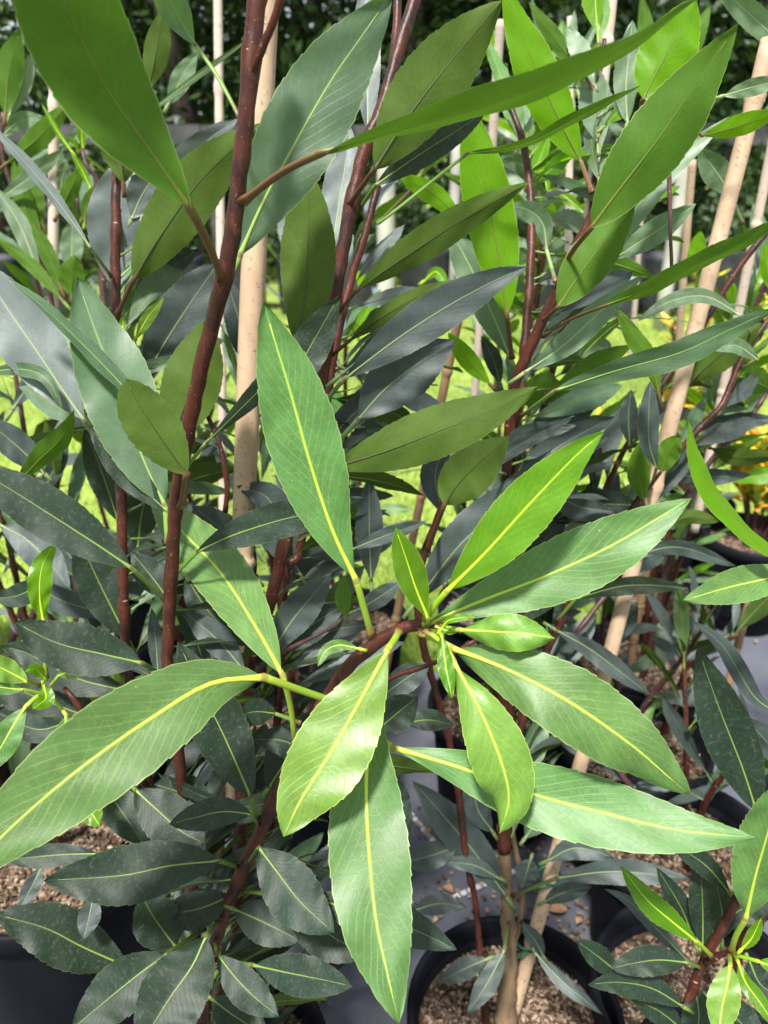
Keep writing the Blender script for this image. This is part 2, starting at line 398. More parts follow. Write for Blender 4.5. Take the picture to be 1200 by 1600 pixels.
def _stalk(sv, sf, mat, lf, pl, suv):
    off = pl.location
    me = bpy.data.meshes.new('leaf_stalk'); me.from_pydata([tuple(Vector(v) - off) for v in sv], [], sf)
    ul = me.uv_layers.new(name='UVMap'); li = np.zeros(len(me.loops), dtype=np.int32); me.loops.foreach_get('vertex_index', li)
    ul.data.foreach_set('uv', np.asarray(suv, dtype=np.float32)[li].ravel())
    me.polygons.foreach_set('use_smooth', [True] * len(me.polygons)); me.materials.append(mat)
    o = bpy.data.objects.new('leaf_stalk', me); link(o, lf)

def stem(pl, pts, mat=None, name='stem', nodes=5, sides=12, seed=1, tip=False, label=None):
    """pts: (x, y, z, width px). Real round wood with swollen nodes and scars."""
    P3 = [P(x, y, z) for x, y, z, w in pts]; W3 = [w / 2 / F * z for x, y, z, w in pts]
    return stem3(pl, P3, W3, mat, name, nodes, sides, seed, label)
def stem3(pl, P3, W3, mat=None, name='stem', nodes=5, sides=12, seed=1, label=None):
    n = max(10, int(sum((q - p_).length for p_, q in zip(P3, P3[1:])) / .0085)); mp = spline(P3, n); d = [0]
    for a_, b_ in zip(P3, P3[1:]): d.append(d[-1] + (b_ - a_).length)
    rad = []; rn = random.Random(seed); ph = rn.uniform(0, 1)
    for i in range(n + 1):
        s = d[-1] * i / n; k = 0
        while k < len(d) - 2 and s > d[k + 1]: k += 1
        t = (s - d[k]) / max(1e-9, d[k + 1] - d[k]); r = W3[k] * (1 - t) + W3[k + 1] * t
        q = (i / n * nodes + ph) % 1.0; bmp = math.exp(-((q - .5) / .06) ** 2)
        rad.append(r * .87 * (1 + .22 * bmp + .035 * math.sin(i * 1.3) + rn.uniform(-.02, .02)))
    jit = [m + Vector((rn.uniform(-1, 1), rn.uniform(-1, 1), 0)) * rad[i] * .1 for i, m in enumerate(mp)]
    v, f, u = tube(jit, rad, sides)
    o = mesh(name, v, f, mat or BARK, pl, u)
    if label: o['label'] = label
    # pale scar rings left by old stalks, on the stem
    T = frames(mp); sv, sf = [], []
    for k in range(nodes):
        i = int(((k + .5 - ph) % nodes) / nodes * n)
        if rn.random() < .55 and 1 < i < n - 1:
            a = T[i].cross((CAM - mp[i])).normalized() * rn.choice((-1, 1)); vdir = (CAM - mp[i]).normalized()
            dirn = (a * rn.uniform(-.7, .7) + vdir).normalized(); dirn = (dirn - T[i] * dirn.dot(T[i])).normalized()
            sdn = T[i].cross(dirn); c = mp[i] + dirn * rad[i] * .93; r = rad[i]; b0 = len(sv)
            for j in range(8):
                th = j * math.pi / 4
                sv.append(c + sdn * math.cos(th) * r * .5 - dirn * (abs(math.cos(th)) * r * .12) + T[i] * math.sin(th) * r * .2)
            sv.append(c + dirn * r * .14)
            for j in range(8): sf.append((b0 + j, b0 + (j + 1) % 8, b0 + 8))
    if sv:
        off = pl.location
        me = bpy.data.meshes.new('leaf_scar'); me.from_pydata([tuple(x - off) for x in sv], [], sf); me.materials.append(SCAR)
        me.polygons.foreach_set('use_smooth', [True] * len(me.polygons))
        so_ = bpy.data.objects.new('leaf_scar', me); so_['kind'] = 'stuff'; link(so_, o)
    return o

# ------------------------------------------------------------------ template leaves for the shrubs behind (shared meshes)
TPL = {}
def templates():
    rn = random.Random(3)
    for k in KINDS:
        TPL[k] = []
        for i in range(7):
            ratio = (.085, .105, .072, .12, .065, .095, .08)[i]; droop = rn.uniform(.03, .14); pw = rn.uniform(1.0, 1.25); bend = rn.uniform(-.05, .05)
            pth = [Vector((.14 + .86 * s, bend * s * s, .06 * s * 2 - droop * 2 * s * s)) for s in [j / 20 for j in range(21)]]
            T = frames(pth); S = [Vector((-t.y, t.x, 0)).normalized() for t in T]; N = [t.cross(s_) for t, s_ in zip(T, S)]; tw = rn.uniform(-.9, .9)
            S, N = [s_ * math.cos(tw * q / 20) + n_ * math.sin(tw * q / 20) for q, (s_, n_) in enumerate(zip(S, N))], [n_ * math.cos(tw * q / 20) - s_ * math.sin(tw * q / 20) for q, (s_, n_) in enumerate(zip(S, N))]
            at = lambda arr: (lambda s: arr[min(19, int(s * 20))].lerp(arr[min(19, int(s * 20)) + 1], s * 20 - min(19, int(s * 20))))
            vs, fs, uv = blade(at(pth), at(S), at(N), ratio, 9, .05, rn.uniform(.1, .25), .12, 2, i, .25, pw, .85, 0)
            me = bpy.data.meshes.new('leaf'); me.from_pydata([tuple(v) for v in vs], [], fs)
            ul = me.uv_layers.new(name='UVMap'); li = np.zeros(len(me.loops), dtype=np.int32); me.loops.foreach_get('vertex_index', li)
            ul.data.foreach_set('uv', np.asarray(uv, dtype=np.float32)[li].ravel()); me.polygons.foreach_set('use_smooth', [True] * len(me.polygons))
            me.materials.append(LM[k])
            if me.polygons[len(me.polygons) // 2].normal.z < 0: me.flip_normals()
            q = [Vector((0, 0, 0)), Vector((.07, 0, .0))] + pth[::3]
            rd = [.014, .010] + [.0068 * max(.25, 1 - j / 7) for j in range(len(pth[::3]))]
            v2, f2, u2 = tube(q, rd, 5, .8, Vector((0, 1, 0)))
            u2 = [(.5 + .5 * math.sin(2 * math.pi * (jj % 5) / 5) * -1, vv) for jj, (uu, vv) in enumerate(u2)]
            m2 = bpy.data.meshes.new('leaf_stalk'); m2.from_pydata([tuple(v) for v in v2], [], f2)
            ul = m2.uv_layers.new(name='UVMap'); li = np.zeros(len(m2.loops), dtype=np.int32); m2.loops.foreach_get('vertex_index', li)
            u2 = [(1 - a if False else a, b_) for a, b_ in u2]
            ul.data.foreach_set('uv', np.asarray(u2, dtype=np.float32)[li].ravel()); m2.polygons.foreach_set('use_smooth', [True] * len(m2.polygons))
            m2.materials.append(SM[k]); TPL[k].append((me, m2))
templates()

def inst_leaf(pl, pos, dirn, length, kind, rn, tilt=0., rib=True):
    t = dirn.normalized(); s = Vector((0, 0, 1)).cross(t)
    s = s.normalized() if s.length > .05 else Vector((1, 0, 0)); n = t.cross(s)
    a = tilt; s, n = s * math.cos(a) + n * math.sin(a), n * math.cos(a) - s * math.sin(a)
    me, m2 = rn.choice(TPL[kind])
    o = bpy.data.objects.new('leaf', me); wsc = rn.uniform(.85, 1.2)
    M = Matrix((t * length, s * length * wsc, n * length)).transposed().to_4x4(); M.translation = pos - pl.location
    link(o, pl); o.matrix_basis = M
    if rib:
        c = bpy.data.objects.new('leaf_stalk', m2); link(c, o)
    return o

def foliage(pl, pts3, n, size, kinds, seed, s0=.15, elev=(.2, .9), away=None, rib=True, keep=None):
    """leaves spiralling up a stem; away=True keeps them from reaching toward the camera"""
    rn = random.Random(seed); mp = spline(pts3, 40); k = 0; az = rn.uniform(0, 6)
    names = [a for a, b_ in kinds]; wt = [b_ for a, b_ in kinds]
    for i in range(n):
        s = s0 + (1 - s0) * ((i + rn.random()) / n) ** .85; q = s * 40; j = min(39, int(q)); p = mp[j].lerp(mp[j + 1], q - j)
        az += 2.4 + rn.uniform(-.4, .4); el = elev[0] + (elev[1] - elev[0]) * s + rn.uniform(-.35, .35)
        for tr in range(8):
            d = Vector((math.cos(az) * math.cos(el), math.sin(az) * math.cos(el), math.sin(el)))
            ln = size * rn.uniform(.7, 1.2); tip = p + d * ln
            ok = True
            if away is not None and (tip - CAM).dot(FW) < (p - CAM).dot(FW) + away * ln: ok = False
            if ok and keep is not None and not keep(tip): ok = False
            if ok: break
            az += .8
        if not ok: continue
        inst_leaf(pl, p, d, ln, rn.choices(names, wt)[0], rn, rn.uniform(-1.25, 1.25), rib)

def px(p):
    d = p - CAM; z = d.dot(FW); return 600 + F * d.x / z, 800 - F * d.dot(UP) / z

# ------------------------------------------------------------------ setting
def box(x0, x1, y0, y1, z0, z1):
    v = [(x, y, z) for x in (x0, x1) for y in (y0, y1) for z in (z0, z1)]
    return v, [(0, 1, 3, 2), (4, 6, 7, 5), (0, 4, 5, 1), (2, 3, 7, 6), (0, 2, 6, 4), (1, 5, 7, 3)]

def groundmat():
    t = NT('turf_soil'); tc = t.n('TexCoord').outputs['Object']
    n1 = t.noise(tc, 1.2, 4); n2 = t.noise(tc, 30, 3)
    c = t.mix(t.step(n1, .35, .65), (.14, .2, .05), (.3, .4, .08))
    c = t.mix(t.math('MULTIPLY', t.step(n2, .45, .75), .5), c, (.1, .12, .03))
    return t.out(t.pr(c, .9, t.bump(n2, .6, .02), .2))
def matmat():
    t = NT('woven_weed_mat'); tc = t.n('TexCoord').outputs['Object']
    w1 = t.n('TexWave', wave_type='BANDS', bands_direction='X'); t.put(w1.inputs[0], tc); w1.inputs['Scale'].default_value = 110
    w2 = t.n('TexWave', wave_type='BANDS', bands_direction='Y'); t.put(w2.inputs[0], tc); w2.inputs['Scale'].default_value = 110
    wv = t.math('MULTIPLY', w1.outputs['Fac'], w2.outputs['Fac'])
    n1 = t.noise(tc, 5, 5, .6); n2 = t.noise(tc, 90, 3)
    c = t.mix(t.step(n1, .3, .7), (.08, .087, .115), (.12, .128, .16))
    c = t.mix(t.math('MULTIPLY', wv, .4), c, (.07, .075, .1))
    c = t.mix(t.math('MULTIPLY', t.step(n2, .6, .72), .4), c, (.2, .15, .1))
    return t.out(t.pr(c, .6, t.bump(t.math('ADD', wv, n1), .4, .002), .4))
GM = groundmat()
v, f = [], []
nx = 40
for j in range(nx + 1):
    for i in range(nx + 1):
        x = (i / nx * 2 - 1); y = j / nx
        X = 150 * x * abs(x) ** 1.5; Y = -4 + 300 * y ** 2.2
        v.append((X, Y, -.012 + .02 * noise.noise(Vector((X * .4, Y * .4, 0))) * (1 if Y > 3 else 0)))
for j in range(nx):
    for i in range(nx):
        a = j * (nx + 1) + i; f.append((a, a + 1, a + nx + 2, a + nx + 1))
tag(mesh('ground', v, f, GM), kind='structure', label='green turf and soil reaching back under the nursery')
v, f = [], []
for j in range(31):
    for i in range(61):
        X = -3 + i * .1; Y = -1.5 + j / 30 * (1.5 + 1.5 + .3 * max(-.6, min(1., X)))
        v.append((X, Y, .004 + .004 * noise.noise(Vector((X * 3, Y * 3, 1)))))
for j in range(30):
    for i in range(60):
        a = j * 61 + i; f.append((a, a + 1, a + 62, a + 61))
tag(mesh('weed_mat', v, f, matmat()), kind='structure', label='slate grey woven weed mat under the pots')
WHITE = simple('white_thread', (.62, .62, .66), (.5, .5, .55), 200, .6)
for a, b_ in (((640, 1432), (830, 1350)), ((425, 1540), (490, 1610)), ((640, 1270), (680, 1318))):
    p0, p1 = G(*a, .009), G(*b_, .009); d = (p1 - p0).normalized(); s = Vector((-d.y, d.x, 0)) * .0045; v, f = [], []
    k = int((p1 - p0).length / .014)
    for i in range(k):
        c0 = p0 + d * (i * .014); c1 = c0 + d * .0105; b0 = len(v)
        v += [c0 - s, c0 + s, c1 + s, c1 - s] + [q + Vector((0, 0, .0012)) for q in (c0 - s, c0 + s, c1 + s, c1 - s)]
        f += [(b0, b0 + 1, b0 + 2, b0 + 3), (b0 + 4, b0 + 5, b0 + 6, b0 + 7), (b0, b0 + 1, b0 + 5, b0 + 4), (b0 + 1, b0 + 2, b0 + 6, b0 + 5), (b0 + 2, b0 + 3, b0 + 7, b0 + 6), (b0 + 3, b0, b0 + 4, b0 + 7)]
    tag(mesh('mat_marking', v, f, WHITE, smooth=False), kind='structure')

# grass lane beyond the mat
rng = np.random.default_rng(5)
NB = 80000
gy = 1.3 + 5.2 * rng.random(NB) ** 1.35; gx = (rng.random(NB) * 2 - 1) * (gy * .62 + 1.0); gy = gy + .3 * np.clip(gx, -.6, 1.) + .2
hh = rng.uniform(.012, .04, NB); ww = rng.uniform(.002, .0045, NB); aa = rng.uniform(0, 6.283, NB); le = rng.uniform(-.03, .03, (NB, 2))
bx = np.cos(aa) * ww; by = np.sin(aa) * ww
V = np.zeros((NB, 3, 3), dtype=np.float32)
V[:, 0] = np.stack([gx - bx, gy - by, np.full(NB, -.015)], 1); V[:, 1] = np.stack([gx + bx, gy + by, np.full(NB, -.015)], 1)
V[:, 2] = np.stack([gx + le[:, 0], gy + le[:, 1], hh], 1)
me = bpy.data.meshes.new('grass'); me.vertices.add(NB * 3); me.vertices.foreach_set('co', V.ravel())
me.loops.add(NB * 3); me.loops.foreach_set('vertex_index', np.arange(NB * 3, dtype=np.int32))
me.polygons.add(NB); me.polygons.foreach_set('loop_start', np.arange(0, NB * 3, 3, dtype=np.int32)); me.update(); me.validate()
t = NT('grass_blade'); rr = t.n('NewGeometry').outputs['Random Per Island']
gc = t.mix(rr, (.22, .36, .04), (.5, .58, .14))
tr = t.n('BsdfTranslucent'); t.put(tr.inputs[0], (.3, .5, .05)); ms = t.n('MixShader'); ms.inputs[0].default_value = .35
t.t.links.new(t.pr(gc, .6, None, .3), ms.inputs[1]); t.t.links.new(tr.outputs[0], ms.inputs[2])
me.materials.append(t.out(ms.outputs[0])); go = bpy.data.objects.new('grass', me); link(go)
tag(go, 'short sunlit green grass on the lane behind the potted shrubs', 'grass', kind='stuff')

# ------------------------------------------------------------------ pots
def lathe(profile, seg=48):
    vs, fs = [], []
    for (r, z) in profile:
        for j in range(seg):
            th = 2 * math.pi * j / seg; vs.append((r * math.cos(th), r * math.sin(th), z))
    for i in range(len(profile) - 1):
        for j in range(seg):
            k = (j + 1) % seg; fs.append((i * seg + j, i * seg + k, (i + 1) * seg + k, (i + 1) * seg + j))
    return vs, fs
def datamesh(name, vs, fs, mat, smooth=True):
    me = bpy.data.meshes.new(name); me.from_pydata([tuple(v) for v in vs], [], fs); me.materials.append(mat)
    if smooth: me.polygons.foreach_set('use_smooth', [True] * len(me.polygons))
    return me
RT, PH = .128, .25
WALLME = datamesh('pot_wall', *lathe([(.0, .004), (.098, .004), (.103, .012), (RT - .008, PH - .03), (RT - .004, PH - .028), (RT + .004, PH - .024), (RT + .004, PH), (RT - .001, PH + .003), (RT - .005, PH), (RT - .0075, PH - .03), (.108, .05)]), POTM)
rn = random.Random(11)
v, f = lathe([(.0005, PH - .048)] + [(r, PH - .05 + .004 * math.sin(r * 60)) for r in (.03, .06, .09, RT - .0095)], 40)
SOILME = datamesh('potting_mix', v, f, SOIL)
v, f = [], []
for i in range(3600):
    r = (RT - .013) * math.sqrt(rn.random()); th = rn.uniform(0, 6.283); c = Vector((r * math.cos(th), r * math.sin(th), PH - .046 + rn.uniform(-.002, .006)))
    l, w_, h_ = rn.uniform(.002, .006) * rn.choice((1, 1, 1.7)), rn.uniform(.0014, .0036), rn.uniform(.001, .0024)
    M = (Matrix.Rotation(rn.uniform(0, 6.28), 3, 'Z') @ Matrix.Rotation(rn.uniform(-.7, .7), 3, 'X') @ Matrix.Rotation(rn.uniform(-.5, .5), 3, 'Y')); b0 = len(v)
    for x in (-1, 1):
        for y in (-1, 1):
            for z in (-1, 1):
                v.append(c + M @ Vector((x * l * rn.uniform(.6, 1) * .7, y * w_ * rn.uniform(.5, 1) * .7, z * h_ * .7)))
    f += [tuple(b0 + k for k in q) for q in ((0, 1, 3, 2), (4, 6, 7, 5), (0, 4, 5, 1), (2, 3, 7, 6), (0, 2, 6, 4), (1, 5, 7, 3))]
CHIPME = datamesh('bark_chips', v, f, CHIP, False)
def pot(x, y, label, rot=0., s=1., tiltx=0., group='black plastic nursery pots', hs=1., soil=True):
    o = empty('nursery_pot', (x, y, .008), label, 'pot', group); o.rotation_euler = (tiltx, 0, rot); o.scale = (s, s, s * hs)
    w_ = bpy.data.objects.new('pot_wall', WALLME); link(w_, o)
    q = bpy.data.objects.new('potting_mix', SOILME); link(q, o)
    if soil: c = bpy.data.objects.new('bark_chips', CHIPME); c['kind'] = 'stuff'; link(c, o)
    return o
POTZ = PH + .008 - .05
pA = (-.19, .50); pB = (.152, .565); pD = (.37, .44)
pot(*pA, 'black pot at the foot of the red-stemmed shrub, mostly hidden by its dark lower leaves', .3)
pot(*pB, 'black pot of bark chips that the thick leaning bamboo cane stands in', 1., .95)
pot(*pD, 'black pot under the small shrub with yellow-green tips, bottom right corner', 2.)
pot(-.47, .77, 'black pot with pale chips below the big drooping leaf at the left edge', 1.7, 1.12)
pot(.43, .80, 'black pot with a wall in full view, beside the bottom right shrub', .9)
pot(.50, 1.24, 'pot with sunlit chips right of the leaning cane, seen between narrow leaves', .2)
pot(.21, 1.10, 'black pot behind the cluster of pale hanging leaves, in deep shade', 2.2)
pot(.82, 1.05, 'black pot at the right edge behind the dark upright leaf', 2.6)
pot(-.72, 1.10, 'black pot at the left edge under the glossy yellow-green shoot', 1.2)
pot(-.36, 1.22, 'black pot on the mat behind the three red stems at left', .7)
pot(.25, 1.45, 'black pot on the far side of the mat at the centre', .3)
pot(-1.05, 1.5, 'black pot far out on the mat, beyond the left edge shoot', .1)
pot(1.3, 1.5, 'black pot far out on the mat, under the shrub at the right edge', .5)

# ------------------------------------------------------------------ bamboo canes
def cane(pts, mat, label, nodes=(), seed=1, grp='bamboo canes staking the shrubs'):
    """pts: two (x, y, z, width px)"""
    a = P(*pts[0][:3]); b_ = P(*pts[-1][:3]); ra = pts[0][3] / 2 / F * pts[0][2]; rb = pts[-1][3] / 2 / F * pts[-1][2]
    o = empty('bamboo_cane', b_, label, 'cane', grp); n = 60; rn = random.Random(seed)
    L_ = (a - b_).length; nd = list(nodes) or [rn.uniform(.08, .2) + k * rn.uniform(.24, .3) for k in range(4)]
    ring, rad = [], []
    ss = set(i / n for i in range(n + 1))
    for q in nd:
        for e in (-.012, -.006, -.002, 0, .002, .006, .012): ss.add(q + e)
    ss = sorted(x for x in ss if 0 <= x <= 1)
    bow = Vector((rn.uniform(-1, 1), rn.uniform(-1, 1), 0)) * .004
    for s in ss:
        r = rb + (ra - rb) * s; k = min((abs(s - q) for q in nd), default=1)
        r *= 1 + (.16 if k < .0008 else .22 if k < .0035 else .06 if k < .008 else 0) - (.06 if .008 <= k < .016 else 0)
        ring.append(b_.lerp(a, s) + bow * math.sin(s * 3.14)); rad.append(r)
    v, f, u = tube(ring, rad, 16); mesh('cane_shaft', v, f, mat, o, u)
    # a cut rim on the top end
    v, f, u = tube([a, a + (a - b_).normalized() * .0006], [ra * .6, ra * .5], 10); mesh('cane_pith', v, f, CANED, o, u)
    return o
C6 = cane([(1203, 62, .70, 27), (800, 1590, .93, 21)], CANE, 'thick tan bamboo cane leaning right across the right half', [.1, .35, .612, .955], 2)
cane([(416, -40, .60, 44), (368, 1250, .80, 31)], CANE, 'thick upright bamboo cane just right of the tall red stem', [.06, .35], 3)
cane([(85, 68, 1.0, 16), (88, 1180, 1.25, 15)], CANEP, 'pale upright bamboo cane near the left edge, its top end showing', [.25, .5, .72, .93], 4)
cane([(340, -30, 1.1, 14), (350, 1150, 1.35, 13)], CANEP, 'thin whitish cane between the red stem and the left shrub', [.3, .6, .88], 5)
cane([(958, -30, .85, 19), (872, 760, 1.05, 15)], CANEP, 'pale cane behind the upper right shrub, running out of the top', [.3, .62, .9], 6)
cane([(892, 26, 1.1, 12), (884, 900, 1.4, 11)], CANEP, 'thin cane with its top end just under the long edge-on leaf', [.33, .66], 7)
cane([(1082, 250, 1.2, 12), (1050, 760, 1.5, 11)], CANE, 'thin tan cane in front of the black pots, left of the leaning cane', [.3, .7], 8)
cane([(1212, 200, .95, 15), (1085, 830, 1.2, 13)], CANEP, 'pale pinkish cane crossing close behind the leaning cane at the right edge', [.4, .8], 9)
cane([(782, 30, 1.0, 15), (740, 640, 1.3, 12)], CANEP, 'pale cane behind the leaves at the top centre', [.3, .7], 10)
cane([(722, 470, .95, 15), (600, 1060, 1.25, 12)], CANED, 'brown leaning cane behind the centre, below the olive hanging leaves', [.2, .55, .85], 11)
cane([(1180, 900, 1.2, 12), (1085, 1290, 1.35, 13)], CANED, 'short brown cane low on the right, behind the dark upright leaf', [.5], 12)
cane([(1030, 790, 1.3, 13), (985, 1040, 1.45, 12)], CANED, 'brown stake in the sunlit pot right of the leaning cane', [.4], 13)
cane([(352, 1180, .84, 17), (338, 1560, .86, 15)], CANED, 'brown stake low down behind the dark leaves at left', [.5], 14)
cane([(1012, 80, 1.4, 9), (985, 560, 1.7, 8)], CANEP, 'thin pale cane behind the upper right stem', [.4, .8], 15)

# ------------------------------------------------------------------ shrub A : tall red-stemmed shrub at left and its hero branch
A = empty('shrub', (pA[0], pA[1], POTZ), 'tall red-stemmed shrub in front, its pale new leaf cluster spread across the centre', 'shrub', 'broad-leaved shrubs in pots')
base = lambda dx=0., dy=0.: Vector((pA[0] + dx, pA[1] + dy, POTZ - .02))
def stemto(pl, pts, foot, wf, **kw):
    P3 = [P(x, y, z) for x, y, z, w in pts] + [foot]; W3 = [w / 2 / F * z for x, y, z, w in pts] + [wf]
    stem3(pl, P3, W3, **kw); return P3
S1 = stemto(A, [(412, -40, .42, 36), (400, 20, .425, 34), (384, 190, .44, 31), (357, 400, .47, 30), (325, 530, .50, 29), (290, 690, .54, 27), (274, 800, .565, 25), (265, 950, .60, 22), (263, 1070, .62, 21), (285, 1230, .66, 20)], base(-.01, .02), .007, seed=1, nodes=9, label='tall mahogany stem')
S2 = stemto(A, [(183, 262, .66, 17), (181, 330, .66, 18), (181, 480, .67, 19), (189, 740, .69, 19), (194, 960, .71, 18), (205, 1080, .72, 18), (232, 1230, .74, 18)], base(-.05, .05), .007, seed=2, nodes=9)
S3 = stemto(A, [(655, -20, .60, 22), (625, 70, .60, 22), (598, 165, .60, 24), (565, 250, .60, 25), (530, 420, .61, 26), (507, 560, .62, 25), (478, 700, .64, 24), (440, 870, .67, 23), (415, 970, .69, 22), (385, 1090, .71, 22)], base(.01, .06), .008, seed=3, nodes=8)
stem(A, [(622, -20, .64, 15), (618, 60, .635, 15), (607, 150, .62, 14), (590, 200, .605, 13)], seed=4, nodes=3)
S4 = stemto(A, [(590, 290, .66, 13), (572, 360, .66, 14), (545, 450, .665, 15), (520, 560, .67, 16), (500, 700, .69, 16), (468, 860, .71, 15), (440, 980, .73, 15)], base(.05, .08), .006, seed=5, nodes=8)
stem(A, [(448, -30, .40, 16), (430, 25, .41, 15), (410, 75, .42, 15), (392, 120, .432, 16)], seed=6, nodes=2)
HS = stemto(A, [(690, 978, .50, 15), (665, 975, .505, 18), (620, 985, .51, 22), (575, 1015, .52, 25), (530, 1060, .54, 25), (470, 1170, .58, 25), (425, 1260, .61, 27), (375, 1370, .65, 24), (340, 1460, .69, 22), (318, 1570, .73, 21)], base(0, 0), .007, seed=7, nodes=7, label='dark branch that carries the pale leaf cluster')
# side twigs
stem(A, [(535, 965, .60, 5), (528, 975, .6, 6), (480, 1000, .62, 7), (420, 1030, .64, 9), (395, 1060, .69, 11)], seed=8, nodes=2, mat=TWIG)
stem(A, [(320, 640, .62, 8), (345, 700, .62, 9), (355, 760, .63, 10), (352, 800, .64, 9)], seed=9, nodes=2, mat=BARK)
stem(A, [(100, 1075, .62, 8), (125, 1105, .62, 12), (150, 1150, .64, 14), (195, 1190, .68, 14), (240, 1240, .73, 14)], seed=10, nodes=3, mat=BARK)
stem(A, [(745, 1000, .56, 7), (680, 1035, .57, 9), (610, 1060, .58, 9), (560, 1100, .58, 9)], seed=12, nodes=2)

# hero leaf cluster
L(A, 'new', .485, .43, 122, [(557, 908), (520, 830), (485, 725), (453, 610), (427, 525), (412, 472)], [(581, 995)], .515, p=1.12, b=.78, nt=17, label='pale upright leaf with yellow midrib', fold=.12)
L(A, 'bright', .475, .44, 92, [(697, 925), (760, 862), (830, 785), (900, 712), (945, 673)], [(664, 970), (680, 945)], .495, p=.95, b=.85, label='brightest yellow-green leaf')
L(A, 'new', .50, .49, 108, [(668, 974), (760, 936), (860, 897), (960, 850), (1080, 778)], [(655, 978)], .505, p=1.15, b=.8, label='long pale leaf pointing right', fold=.1)
L(A, 'bright', .475, .455, 52, [(669, 966), (650, 920), (632, 865), (618, 825)], [(668, 976)], .495, p=1.1, b=.75)
L(A, 'fresh', .468, .45, 62, [(718, 984), (770, 987), (820, 990), (868, 998)], [(688, 980)], .49, p=1.1, b=.6, wav=.25, sag=.5, arch=.006, label='small shiny leaf with curled tip')
L(A, 'new', .478, .46, 118, [(705, 1012), (790, 1045), (890, 1097), (985, 1163), (1040, 1210), (1078, 1243)], [(655, 988), (680, 998)], .5, p=1.0, b=.72, arch=.02, sag=.15, wav=.16, label='broad arching pale leaf low on the right', fold=.08)
L(A, 'fresh', .468, .46, 98, [(708, 1032), (750, 1110), (783, 1190), (795, 1250), (780, 1303)], [(665, 985), (690, 1003)], .49, p=1.2, b=.75, arch=.012, sag=.25, label='glossy hanging leaf with deep green tip')
L(A, 'fresh', .462, .43, 128, [(606, 1014), (568, 1085), (520, 1170), (470, 1250), (443, 1308)], [(624, 985), (616, 1000)], .5, p=1.15, b=.72, label='bright leaf hanging below the cluster', fold=.1)
L(A, 'new', .485, .42, 136, [(592, 1105), (575, 1180), (573, 1270), (585, 1420), (605, 1520), (624, 1600)], [(575, 1040), (590, 1070)], .52, p=1.0, b=.66, nt=18, label='longest pale leaf hanging straight down', fold=.1)
L(A, 'new', .50, .45, 112, [(614, 1168), (720, 1200), (830, 1240), (950, 1272), (1060, 1297), (1182, 1309)], [(560, 1120), (590, 1150)], .56, p=1.1, b=.8, nt=16, label='long pale leaf lying across the lower right', fold=.1)
L(A, 'new', .49, .40, 150, [(412, 1058), (330, 1068), (240, 1120), (120, 1205), (10, 1300), (-70, 1385)], [(545, 1104), (480, 1082)], .56, p=1.0, b=.68, arch=.015, nt=14, depth=.025, label='biggest drooping leaf reaching the left edge', fold=.13)
L(A, 'new', .53, .68, 92, [(442, 1055), (400, 980), (345, 895), (285, 830), (228, 760)], [(462, 1175), (455, 1110)], .58, p=1.0, b=.8, label='pale leaf passing behind the tall stem')
L(A, 'bright', .465, .45, 27, [(690, 993), (695, 1030), (701, 1065), (707, 1092)], [(684, 982)], .485, p=1., b=.75, wav=.3)
L(A, 'bright', .47, .46, 13, [(688, 985), (700, 970), (722, 965), (747, 964)], p=1., b=.8, wav=.2)
L(A, 'bright', .48, .475, 12, [(684, 980), (700, 986), (715, 988)], p=1., b=.8, wav=.2)
L(A, 'new', .51, .50, 20, [(562, 1014), (530, 1008), (508, 1018), (496, 1042)], p=1.1, b=.6, wav=.2)
L(A, 'mid', .58, .58, 26, [(541, 965), (536, 935), (539, 898)], under=True, p=.9, b=.7)
# upper part of A
L(A, 'new', .385, .27, 174, [(297, 326), (222, 218), (165, 135), (105, 10), (60, -120), (30, -270)], [(347, 436), (325, 380)], .474, under=True, p=1.0, b=.8, nt=13, depth=.02, roll=.12, fold=.12, pw=14, label='large backlit leaf hanging in from the top left')
L(A, 'mid', .49, .47, 134, [(374, 400), (410, 318), (455, 235), (515, 130), (570, 50), (612, -10)], p=1.0, b=.72, label='broad mid-green leaf with pale midrib at the top', fold=.08, rib=1.3)
L(A, 'new', .405, .37, 42, [(500, 240), (620, 205), (760, 165), (900, 112), (1000, 62), (1095, -5)], [(378, 316), (440, 270)], .455, under=True, roll=1.05, p=.95, b=.6, depth=.02, pw=15, label='long leaf seen edge-on across the top right')
L(A, 'dark', .55, .53, 112, [(584, 266), (640, 180), (705, 95), (785, 0)], [(545, 320)], .6, under=True, p=.95, b=.7, roll=.1, label='olive underside of a leaf at the top')
L(A, 'dark', .58, .58, 46, [(586, 290), (650, 245), (720, 200), (762, 170)], [(560, 330)], .61, p=1.0, b=.7)
L(A, 'dark', .555, .54, 92, [(462, 535), (476, 470), (482, 380), (482, 262)], [(505, 560)], .61, under=True, p=1.0, b=.62, label='upright olive leaf with dark midrib')
L(A, 'sky_sheen', .64, .64, 62, [(518, 400), (528, 330), (540, 255), (548, 200)], [(522, 440)], .63, p=1., b=.75)
L(A, 'sky_sheen', .66, .66, 46, [(575, 210), (574, 130), (572, 40), (570, -40)], p=1., b=.7)
L(A, 'dark', .56, .52, 56, [(556, 455), (620, 410), (720, 345), (828, 284)], [(530, 488)], .62, under=True, p=.95, b=.75, roll=.3)
L(A, 'dark', .60, .58, 34, [(545, 533), (590, 500), (650, 465), (714, 436)], [(512, 562)], .63, under=True, p=1., b=.8)
L(A, 'slate', .58, .55, 72, [(538, 592), (620, 530), (700, 478), (770, 440), (824, 416)], [(500, 650), (515, 620)], .63, p=1.0, b=.75, label='slate-blue leaf with bright dried drops')
L(A, 'slate', .60, .60, 42, [(533, 585), (600, 530), (660, 490), (716, 458)], p=1.05, b=.8)
